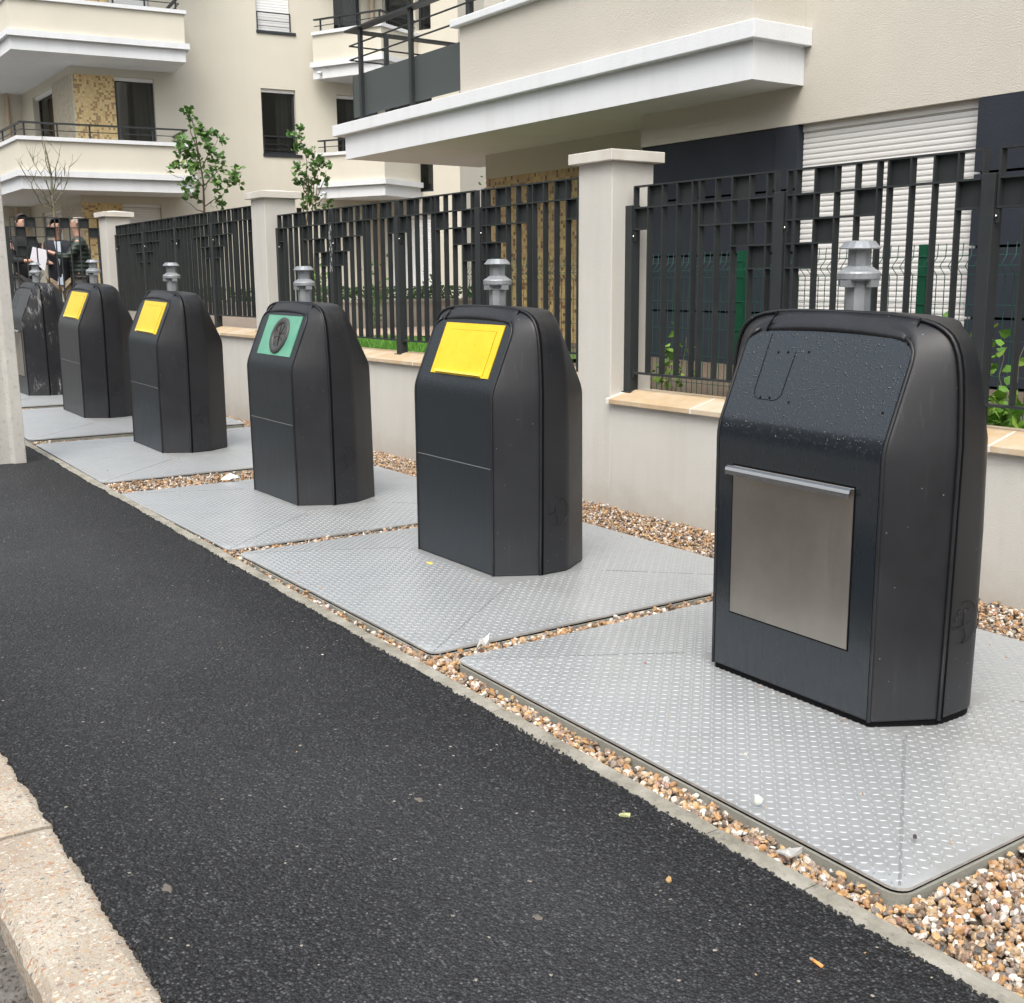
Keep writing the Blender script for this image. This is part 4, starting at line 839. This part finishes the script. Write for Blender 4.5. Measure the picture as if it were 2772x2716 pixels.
tag(obj('grass', blades(15000, (-13.2,-9.4), (5.08,7.3), lz, .07, 3), m_blade), 'bright green lawn behind the middle fence', 'grass', kind='stuff')
tag(obj('grass', blades(7000, (-17,-15.9), (5.08,9), lz, .09, 4), m_blade), 'strip of grass beyond the pink garden path', 'grass', kind='stuff')
t = thing('garden_wall', 'low grey concrete garden wall beyond the path, hedge above it', 'wall', (-15.9,9.0,.7)); obj('wall_body', MB().box(-.15,.0,-3.6,5,-.2,.50), m_lowwall, t); obj('wall_coping', MB().box(-.18,.02,-3.6,5,.5005,.54), m_lowwall, t)
def leaf(mb, c, size, r, elong=1.0):
    n_ = Vector(r.randn(3)); n_.z = abs(n_.z)+.3; n_.normalize(); u = n_.orthogonal().normalized(); a = r.rand()*2*pi; v_ = n_.cross(u); u, v_ = u*cos(a)+v_*sin(a), v_*cos(a)-u*sin(a)
    c = Vector(c); s_ = size*(.7+.6*r.rand()); w_ = s_*.55*elong; fold = n_*s_*.12
    mb.add([c-u*s_*.5, c-u*s_*.15+v_*w_*.9-fold, c+u*s_*.25+v_*w_*.6-fold, c+u*s_*.6, c+u*s_*.25-v_*w_*.6-fold, c-u*s_*.15-v_*w_*.9-fold, c+u*s_*.1], [(0,6,1),(1,6,2),(2,6,3),(3,6,4),(4,6,5),(5,6,0)])
r_ = np.random.RandomState(11); hd = MB()
for i in range(5200): leaf(hd, (-16.35+r_.randn()*.16, r_.uniform(5.6,13.5), .82+r_.rand()**.7*.62), .055, r_)
tag(obj('hedge', hd, m_ivy), 'dark green hedge growing behind the low garden wall', 'hedge', kind='thing')
# climbing plants near the fences
def shrub(name, label, base, h, spread, nst, nl, size, seed, mat, bark=None, top=None):
    r = np.random.RandomState(seed); t = thing(name, label, 'plant', base); st = MB(); lf = MB()
    for k in range(nst):
        a = r.rand()*2*pi; P = [Vector((r.randn()*.03, r.randn()*.03, 0))]; L = h*(.55+.45*r.rand()); d = Vector((cos(a)*spread*(.3+.7*r.rand()), sin(a)*spread*.5*r.rand(), L))
        for i in range(1,7): P.append(P[0]+d*(i/6)+Vector(r.randn(3))*.02)
        st.tube(P, [.006*(1-i/8) for i in range(7)], 5)
        for i in range(nl): u = .15+.85*r.rand(); j = int(u*6); p = P[min(j,5)].lerp(P[min(j+1,6)], u*6-j); leaf(lf, p+Vector(r.randn(3))*.05, size, r)
    obj('stem', st, bark or m_barkg, t); o = obj('foliage', lf, mat, t); return t
shrub('young_shrub','bright leafy shoots behind the fence at the right edge',(-3.52,5.45,.66),.62,.22,8,12,.055,1,m_leaf2)
shrub('young_shrub','low bright leaves on the coping line at the right edge of the photo',(-3.38,5.35,.64),.24,.2,9,20,.065,9,m_leaf2)
shrub('climbing_shoot','thin tall shoot with bright leaves in front of the shutter',(-3.98,5.75,.66),.85,.06,2,14,.06,2,m_leaf2)
shrub('young_shrub','yellow green shoots behind the fence right of the large pillar',(-6.12,5.6,.68),.50,.16,6,9,.05,5,m_leaf2)
shrub('young_shrub','few green leaves behind the fence, close to the large pillar',(-6.55,5.6,.68),.34,.10,3,9,.05,6,m_leaf2)
shrub('climbing_plant','loose climbing plant in front of the gold mosaic wall',(-9.6,8.4,.7),.75,.25,6,14,.06,12,m_leaf2)
for i, (x,y,h) in enumerate(((-14.9,7.0,1.15),(-15.6,8.3,1.05),(-16.0,7.6,1.2),(-16.2,9.6,.9),(-15.9,10.6,1.1),(-17.5,6.1,.9))):
    shrub('climbing_plant',('sparse climbing plant left of the garden wall','climber against the white shutter behind the middle fence','tall sparse climber above the green hatch container','small climber beside the drainpipe behind the fence','climber at the right end of the garden wall','sparse young plant behind the far fence')[i],(x,y,.8),h,.3,7,26,.05,20+i,m_leaf)
tag(obj('overhang_sprig', (lambda m: ([leaf(m, (-14.55+.04*i+.06*r_.randn(), 9.55+.02*r_.randn(), 3.0-.05*i+.05*r_.randn()), .05, r_) for i in range(14)], m)[1])(MB()), m_leaf2), 'small green sprig hanging at the balcony corner', 'plant')
# garden mesh fence
mf = thing('mesh_fence', 'green wire mesh fence in front of the roller shutter', 'fence', (0,6.0,0)); ms = MB(); x = -9.35
zt_ = lambda x: 1.70
while x < .5:
    bx = (x+5.84) % 1.49
    if .05 < bx < 1.44:
        ms.tube([(x,0,.66),(x,0,1.13),(x,0,1.52),(x,-.055,1.57),(x,-.004,1.625),(x,0,1.70)], .0026, 4, False)
    x += .0555
for z in (.75,.95,1.15,1.35): ms.tube([(-9.35,-.004,z),(.5,-.004,z)], .0026, 4, False)
for z, y in ((1.52,-.004),(1.57,-.058),(1.63,-.004)): ms.tube([(-9.35,y,z),(.5,y,z)], .0026, 4, False)
obj('wire_mesh', ms, m_wire, mf)
for x in (-8.82,-7.33,-5.84,-4.35,-2.86,-1.37): obj('mesh_post', MB().box(x-.028,x+.028,.0,.05,.6,1.70), m_gpost, mf)

# ------------------------------------------------------------------ trees
def tree(name, label, base, trunk, branches, clumps, leafsize, seed, bark, mat, per=26, trunks=None, sp=.10):
    r = np.random.RandomState(seed); t = thing(name, label, 'tree', base); B0 = Vector(base); st = MB()
    for P in (trunks or [trunk]):
        Q = [Vector(p)-B0 for p in P]; n_ = len(Q); st.tube(Q, [.030*(1-.75*i/(n_-1))*(1 if not trunks else .6) for i in range(n_)], 7)
    obj('trunk', st, bark, t); br = MB()
    for P in branches:
        Q = [Vector(p)-B0 for p in P]; F_ = [Q[0]]
        for a, b in zip(Q, Q[1:]):
            for k in range(1,4): F_.append(a.lerp(b, k/3)+Vector(r.randn(3))*.012)
        n_ = len(F_); br.tube(F_, [.011*(1-.8*i/(n_-1)) for i in range(n_)], 5)
        if not clumps:
            for _ in range(7):
                i = r.randint(1,n_-1); e_ = F_[i]+Vector((r.randn()*.12, r.randn()*.12, .12+.18*r.rand())); br.tube([F_[i], F_[i].lerp(e_,.5)+Vector(r.randn(3))*.015, e_], [.005,.0035,.002], 4)
    obj('branches', br, bark, t)
    if clumps:
        cr_ = MB()
        for (y, z) in clumps:
            c = Vector((base[0]+r.randn()*.18, y, z))-B0
            for _ in range(per): leaf(cr_, c+Vector(r.randn(3))*sp, leafsize, r, 1.25)
        obj('crown', cr_, mat, t)
    return t
XT = -20.5
def br_(*yz): return [(XT+random.uniform(-.15,.15)*i, y, z) for i, (y, z) in enumerate(yz)]
tree('leafy_sapling','young broadleaf tree with a full green crown above the far fence',(XT,7.55,.8),[(XT,7.55,.8),(XT,7.55,2.2),(XT,7.55,2.75),(XT,7.56,3.3),(XT,7.5,3.8),(XT,7.42,4.35)],
     [br_((7.55,2.9),(7.3,3.05),(7.16,3.3),(7.0,3.5)),br_((7.55,2.85),(7.75,2.98),(8.02,3.1),(8.1,3.4)),br_((7.55,3.2),(7.8,3.45),(8.05,3.6)),br_((7.55,3.2),(7.3,3.5),(7.15,3.9)),br_((7.53,3.5),(7.75,3.8),(7.9,4.1)),br_((7.5,3.7),(7.4,4.1),(7.33,4.5)),br_((7.55,3.05),(7.7,3.3),(7.75,3.6)),br_((7.55,2.75),(7.4,2.85),(7.25,3.0))],
     [(7.34,4.5),(7.46,4.42),(7.5,4.24),(7.46,4.12),(7.6,4.08),(7.75,4.12),(7.85,4.15),(7.9,4.02),(7.2,3.98),(7.1,3.92),(7.3,3.9),(7.45,3.95),(7.6,3.9),(7.75,3.9),(7.15,3.75),(7.3,3.7),(7.5,3.7),(7.65,3.65),(7.8,3.72),(7.95,3.75),(7.0,3.5),(7.12,3.52),(7.25,3.5),(7.45,3.5),(7.6,3.45),(7.75,3.48),(8.05,3.6),(8.1,3.5),(7.3,3.3),(7.2,3.2),(7.4,3.25),(7.7,3.3),(7.85,3.3),(8.0,3.32),(8.1,3.28),(7.75,3.18),(7.5,3.05),(7.3,3.05),(8.0,2.95),(7.92,2.98),(8.08,3.4)], .078, 5, m_bark, m_leaf, 15, sp=.055)
tr2 = [[(XT,9.55+dx,.8),(XT,9.57+dx*1.4,2.6),(XT,9.62+dx*1.6,3.1),(XT,9.66+dx*1.7,3.5)] for dx in (-.08,-.03,.04,.08)]
tree('leafy_sapling','slim many stemmed young tree right of the tree topped pillar',(XT,9.6,.8),None,
     [br_((9.6,3.2),(9.55,3.7),(9.45,4.3)),br_((9.65,3.3),(9.8,3.6),(9.85,3.8)),br_((9.6,3.1),(9.45,3.4),(9.36,3.6)),br_((9.7,3.0),(9.9,3.4),(9.98,3.6)),br_((9.7,2.95),(9.85,3.05),(9.98,3.1))],
     [(9.42,4.33),(9.40,4.25),(9.46,4.17),(9.5,4.05),(9.58,4.02),(9.62,3.92),(9.55,3.88),(9.7,3.88),(9.78,3.8),(9.72,3.72),(9.82,3.7),(9.48,3.68),(9.38,3.62),(9.42,3.55),(9.6,3.62),(9.75,3.55),(9.9,3.68),(9.52,3.42),(9.42,3.35),(9.62,3.4),(9.78,3.42),(9.92,3.4),(9.6,3.25),(9.55,3.1),(9.5,3.02),(9.68,3.22),(9.8,3.1),(9.95,2.98),(9.9,2.92),(9.62,2.95)], .072, 6, m_bark, m_leaf, 13, trunks=tr2, sp=.046)
tree('bare_sapling','leafless young tree in front of the far lower balcony',(XT,4.97,.8),[(XT,4.97,.8),(XT,4.97,2.6),(XT,4.96,3.0),(XT,4.97,3.3),(XT,4.93,3.6),(XT,4.88,3.9)],
     [br_((4.97,2.75),(4.8,2.95),(4.66,3.2),(4.52,3.55)),br_((4.97,2.8),(5.12,3.0),(5.2,3.3),(5.27,3.6)),br_((4.96,2.95),(4.82,3.2),(4.76,3.5),(4.7,3.7)),br_((4.97,3.0),(5.08,3.3),(5.1,3.6),(5.09,3.87)),br_((4.97,3.2),(4.88,3.5),(4.85,3.8)),br_((4.96,2.9),(5.05,3.1),(5.15,3.2),(5.19,3.5)),br_((4.97,2.7),(4.75,2.85),(4.6,3.1),(4.4,3.4))], None, .1, 8, m_barkg, m_leaf)

# ------------------------------------------------------------------ concrete pole at the left edge
t = thing('concrete_pole', 'tall grey concrete pole with a recessed face at the left edge', 'pole', (-9.45,1.78,.08))
c = MB(); pr_ = [(0,.16),(0,.075),(-.03,.05),(-.03,-.05),(0,-.075),(0,-.16),(-.30,-.16),(-.30,-.075),(-.27,-.05),(-.27,.05),(-.30,.075),(-.30,.16)]
z0, z1 = -.2, 7.5; k = len(pr_); vs = [(x,y,z0) for x,y in pr_]+[(x*.75-.04,y*.75,z1) for x,y in pr_]
c.add(vs, [(i,i+k,(i+1)%k+k,(i+1)%k) for i in range(k)]+[tuple(range(k)), tuple(range(k,2*k))[::-1]]); obj('pole_shaft', c, m_conc, t, bev=.006)

# ------------------------------------------------------------------ people behind the far fence
def skin(name, verts, edges, mat, parent, root=0, sub=2):
    me = bpy.data.meshes.new(name); me.from_pydata([v[:3] for v in verts], edges, []); o = link(name, me, mat, parent)
    s_ = o.modifiers.new('skin', 'SKIN'); s_.use_smooth_shade = True
    for i, v in enumerate(verts):
        r = v[3]; me.skin_vertices[0].data[i].radius = (r, r) if not isinstance(r, tuple) else r
        me.skin_vertices[0].data[i].use_root = (i == root)
    sb = o.modifiers.new('sub', 'SUBSURF'); sb.levels = sub; sb.render_levels = sub; return o
def person(label, x, y, z, face, jacket, trousers, skinm, hairm, bald, armL, armR, hair_top=True, lapel=False):
    # local frame: +X is the way the person faces
    t = thing('person', label, 'person', (x,y,z), (0,0,face), 'men talking behind the far fence')
    hp, ch, nk = .92, 1.36, 1.50
    def arm(s, elb, hnd): return (0,.19*s,1.42), elb, hnd
    V = [(0,0,.95,.13),(0,0,1.15,.125),(0,0,1.34,.14),(0,0,1.46,.075),(.01,0,1.54,.058),(.03,0,1.60,.078),(.02,0,1.67,.100),(.01,0,1.735,.092),
         (0,.10,.88,.085),(.02,.11,.48,.055),(0,.12,.10,.04),(.12,.13,.04,.035),(0,-.10,.88,.085),(.02,-.11,.48,.055),(0,-.12,.10,.04),(.12,-.13,.04,.035)]
    E_ = [(0,1),(1,2),(2,3),(3,4),(4,5),(5,6),(6,7),(0,8),(8,9),(9,10),(10,11),(0,12),(12,13),(13,14),(14,15)]
    for s, (el, hd_) in ((1,armL),(-1,armR)):
        b = len(V); V += [(0,.18*s,1.41,.055),(*el,.04),(*hd_,.027)]; E_ += [(2,b),(b,b+1),(b+1,b+2)]
        d = (Vector(hd_)-Vector(el)).normalized(); p = Vector(hd_)+d*.07; V.append((*p,.030)); E_.append((b+2,b+3)); q = len(V)
        side = d.cross(Vector((0,0,1))).normalized() if abs(d.z) < .95 else Vector((0,1,0))
        for k_, (o_, l) in enumerate(((-.028,.065),(-.009,.08),(.011,.075),(.03,.055))):
            f0 = p+side*o_+d*.03; f1 = f0+d*l*.6+Vector((0,0,-.006)); V += [(*f0,.009),(*f1,.0075)]; E_ += [(b+3,q+2*k_),(q+2*k_,q+2*k_+1)]
        th0 = p+side*(-.045)-d*.02; V.append((*th0,.010)); E_.append((b+3,len(V)-1))
    skin('body', V, E_, skinm, t)
    J = [(0,0,.80,.19),(0,0,1.0,.175),(0,0,1.2,.18),(0,0,1.36,.185),(0,0,1.50,.095)]; JE = [(0,1),(1,2),(2,3),(3,4)]
    for s, (el, hd_) in ((1,armL),(-1,armR)):
        b = len(J); w_ = Vector(hd_).lerp(Vector(el),.12); J += [(0,.185*s,1.385,.088),(*el,.068),(*w_,.048)]; JE += [(3,b),(b,b+1),(b+1,b+2)]
    skin('jacket', J, JE, jacket, t)
    T_ = [(0,0,.93,.15),(0,.095,.84,.105),(.02,.11,.48,.078),(0,.12,.09,.062),(0,-.095,.84,.105),(.02,-.11,.48,.078),(0,-.12,.09,.062)]
    skin('trousers', T_, [(0,1),(1,2),(2,3),(0,4),(4,5),(5,6)], trousers, t)
    for s in (1,-1): skin('shoe', [(-.05,.12*s,.04,.045),(.06,.125*s,.035,.045),(.17,.13*s,.025,.03)], [(0,1),(1,2)], m_black_c, t, sub=1)
    # face: nose, ears, brow, eyes, mouth
    fc = MB(); fc.tube([(.105,0,1.70),(.128,0,1.668),(.104,0,1.655)], [.010,.016,.010], 6); o = obj('nose', fc, skinm, t)
    for s in (1,-1): obj('ear', MB().tube([(.01,.090*s,1.70),(.0,.103*s,1.685),(.008,.092*s,1.655)], [.012,.016,.010], 6), skinm, t)
    obj('eyes', MB().tube([(.100,.034,1.705),(.106,.030,1.705)], .009, 6).tube([(.100,-.034,1.705),(.106,-.030,1.705)], .009, 6), m_dkhair, t)
    obj('mouth', MB().tube([(.098,.024,1.628),(.105,0,1.626),(.098,-.024,1.628)], .005, 5), m_rubber, t)
    hr = MB(); r = np.random.RandomState(3); vs = []
    cen = Vector((.005,0,1.715)); nA, nB = 16, 8; rx, ry, rz2 = .108, .096, .108
    for j in range(nB+1):
        el_ = pi/2*(1-j/nB*1.25) if not bald else radians(28)-radians(60)*j/nB
        for i in range(nA+1):
            az = radians(60)+radians(240)*i/nA if (bald or j > 3) else 2*pi*i/nA
            vs.append(cen+Vector((cos(az)*cos(el_)*rx, sin(az)*cos(el_)*ry, sin(el_)*rz2-.0)))
    hr.add(vs, [(j*(nA+1)+i, j*(nA+1)+i+1, (j+1)*(nA+1)+i+1, (j+1)*(nA+1)+i) for j in range(nB) for i in range(nA)], True); obj('hair', hr, hairm, t)
    if lapel:
        sh = MB(); sh.add([(.172,.055,1.46),(.172,-.055,1.46),(.178,0,1.10),(.150,0,1.10)], [(0,2,1)]); sh.add([(.16,.05,.98),(.16,-.03,.98),(.165,-.05,.82),(.165,.05,.82)], [(0,1,2,3)])
        obj('shirt', sh, m_shirt, t)
    return t
tow = radians(-5)
zf = .70
p1 = person('man in navy blazer and beige trousers facing the street between two others', -18.5,4.50,zf-.02,radians(-12),m_navy,m_khaki,m_skin2,m_dkhair,False,((.03,.30,1.14),(.08,.32,.90)),((.03,-.30,1.14),(.06,-.33,.90)),lapel=True)
p2 = person('bald man with glasses in dark green padded jacket, seen from the side', -18.35,4.77,zf+.03,radians(-105),m_puff,m_jeans,m_skin,m_ghair,True,((.16,.26,1.16),(.38,.16,1.24)),((.14,-.28,1.14),(.36,-.20,1.26)))
obj('glasses', MB().tube([(.085,.095,1.71),(.112,.05,1.708),(.118,0,1.708),(.112,-.05,1.708),(.085,-.095,1.71)], .006, 5), m_dkhair, p2)
p3 = person('man in black shirt holding a white paper, left of the others', -18.55,4.02,zf+.03,radians(15),m_black_c,m_jeans,m_skin,m_dkhair,False,((.10,.28,1.13),(.30,.22,1.10)),((.14,-.27,1.12),(.32,-.12,1.12)))
pp_ = MB(); pp_.add([(0,-.10,-.02),(.006,.09,-.20),(.0,.16,.10),(-.006,-.05,.15),(-.004,-.10,-.02),(.002,.09,-.20),(-.004,.16,.10),(-.010,-.05,.15)], [(0,1,2,3),(7,6,5,4),(0,3,7,4),(1,0,4,5),(2,1,5,6),(3,2,6,7)])
tag(obj('paper_sheets', pp_, m_paper, None, (-18.10,4.10,1.90)), 'white sheets of paper held by the man in black', 'paper')

# ------------------------------------------------------------------ litter
def onz(x, y): return g(x)+.008
o = MB(); o.tube([(-.022,0,0),(.004,0,.0005)], .0042, 10); t = thing('cigarette_butt', 'orange cigarette butt lying on the asphalt near the lower right', 'cigarette butt', (-1.48,1.824,g(-1.48)+.0135), (0,0,radians(-4)))
obj('filter', MB().tube([(-.016,0,0),(.012,0,0)], .0042, 12), Mat('filter_paper', (.72,.32,.10), .7).m, t); obj('ash_end', MB().tube([(-.024,0,0),(-.016,0,0)], .0041, 10), Mat('burnt_paper', (.30,.26,.22), .9).m, t)
def flat_bit(name, label, cat, x, y, z, size, col, seed, th=.002, n=9, crumple=.0, parent=None):
    r = np.random.RandomState(seed); rr_ = [size*(.6+.5*r.rand()) for _ in range(n)]; P = [(rr_[i]*cos(2*pi*i/n)*1.4, rr_[i]*sin(2*pi*i/n)*.8) for i in range(n)]
    zz = [abs(r.randn())*crumple for _ in range(n)]; vs = [(px,py,th+zz[i]) for i,(px,py) in enumerate(P)]+[(0,0,th*1.5+crumple*1.2)]+[(px,py,zz[i]*.6) for i,(px,py) in enumerate(P)]+[(0,0,crumple*.5)]
    mb = MB().add(vs, [(i,(i+1)%n,n) for i in range(n)]+[((i+1)%n+n+1,i+n+1,2*n+1) for i in range(n)]+[(i,i+n+1,(i+1)%n+n+1,(i+1)%n) for i in range(n)])
    return tag(obj(name, mb, Mat(name+'_mat', col, .7).m, None, (x,y,z), r.rand()*3), label, cat)
flat_bit('dry_leaf','pale dry leaf on the asphalt below the nearest plate','leaf',-2.244,1.92,onz(-2.24,0),.017,(.38,.40,.20),1,.002,8,.004)
flat_bit('dry_leaf','small brown dry leaf on the asphalt, near the cigarette butt','leaf',-1.924,1.794,onz(-1.92,0),.012,(.42,.27,.12),2,.003,7,.003)
flat_bit('yellow_petal','small yellow petal on the plate before the yellow hatch container','petal',-4.905,2.89,.093,.019,(.85,.62,.04),3,.002,8,.004)
flat_bit('paper_litter','crumpled white paper on the wide gravel gap','litter',-7.97,3.02,.095,.045,(.82,.82,.84),4,.004,11,.035)
flat_bit('plastic_wrapper','clear crumpled wrapper standing at the edge of the second plate','litter',-3.70,2.42,.055,.03,(.62,.62,.60),5,.003,10,.030)
flat_bit('plastic_wrapper','flattened pale wrapper on gravel beside the nearest kerb','litter',-1.86,2.15,.034,.026,(.40,.40,.39),6,.002,12,.012)
flat_bit('dark_chip','small dark chip left on the nearest plate by its far corner','litter',-1.694,2.451,.06,.008,(.06,.05,.05),8,.003,6,.002); flat_bit('dark_chip','reddish chip on the nearest plate left of the container','litter',-3.1,2.75,.088,.007,(.30,.10,.06),9,.003,6,.002)
st_ = stones('white_pebble', np.array([[-2.07,2.262,.074]]), np.array([.017]), 2, 5, Mat('pebble_white', (.66,.72,.62), .6).m, True); tag(st_, 'pale greenish white pebble on the front edge of the nearest plate', 'pebble')
r = np.random.RandomState(21); n = 230; x = -1.0-r.rand(n)*11; y = .7+r.rand(n)*1.25; k = r.rand(n) < .55; y[k] = np.array([yk(a) for a in x[k]])-.08-np.abs(r.randn(k.sum()))*.09
sz = .0018+.0035*r.rand(n)**3; tag(stones('grit', np.stack([x,y,np.array([g(a) for a in x])+.008],1), sz, 1, 31, m_stone), 'scattered crumbs of pale grit on the asphalt', 'grit', kind='stuff')
nG = 900; xg = -1.8-r.rand(nG)*3; tag(stones('grit', np.stack([xg, .415-np.abs(r.randn(nG))*.05, np.array([g(a) for a in xg])-.098],1), .002+.006*r.rand(nG)**2, 1, 36, m_gutter), 'dirt and grit gathered at the foot of the aggregate kerb', 'grit', kind='stuff')
pos = []
for px, py, pz, _ in PLATES[:4]:
    for _k in range(26):
        u, v_ = r.uniform(-.98,.98), r.choice([-1,1])*r.uniform(.6,.98); pos.append((px+u, py+v_*.98, pz+ph(u,v_)+.003-u*.018))
    for _k in range(16): a = r.uniform(-.47,.5); pos.append((px+a+.12, py+.02+r.uniform(-.36,-.30), pz+.036))
tag(stones('grit', np.array(pos), .0028+.004*r.rand(len(pos))**2, 1, 33, m_stone), 'loose crumbs of gravel lying on the steel plates', 'grit', kind='stuff')
nC = 3200; r = np.random.RandomState(44); xc = -.6-r.rand(nC)**1.4*7; side = r.rand(nC) < .6
yc = np.where(side, np.array([yk(a) for a in xc])-.074+r.randn(nC)*.0055-.002, .618+np.abs(r.randn(nC))*.006)
m_crumb = Mat('asphalt_crumb', (.020,.020,.021), .6).m
tag(stones('asphalt_crumbs', np.stack([xc,yc,np.array([g(a) for a in xc])+.006],1), .0025+.0042*r.rand(nC), 1, 45, m_crumb), 'loose black asphalt lumps along the ragged edge on the kerb', 'asphalt crumbs', kind='stuff')
m_gum = Mat('old_gum', (.12,.105,.09), .8).m
for i, (x, y, s_) in enumerate(((-2.585,.765,.018),(-2.647,1.505,.014),(-1.975,1.431,.013),(-3.951,1.831,.006))):
    mb = MB(); nn_ = 14; vs = [(s_*(1+.25*r.randn())*cos(2*pi*i2/nn_)*1.2, s_*(1+.25*r.randn())*sin(2*pi*i2/nn_)*.7, .0) for i2 in range(nn_)]
    mb.add([(a,b,0) for a,b,_ in vs]+[(a*.6,b*.6,.0012) for a,b,_ in vs], [tuple(range(nn_,2*nn_))]+[(i2,(i2+1)%nn_,(i2+1)%nn_+nn_,i2+nn_) for i2 in range(nn_)])
    tag(obj('gum_spot', mb, m_gum if i < 3 else m_mortar, None, (x,y,g(x)+.0095)), ('brown flattened spot on the asphalt near the aggregate kerb','faint brown spot in the middle of the asphalt','faint brown spot nearer the lower right of the asphalt','small white spot on the asphalt by the second plate')[i], 'gum spot')
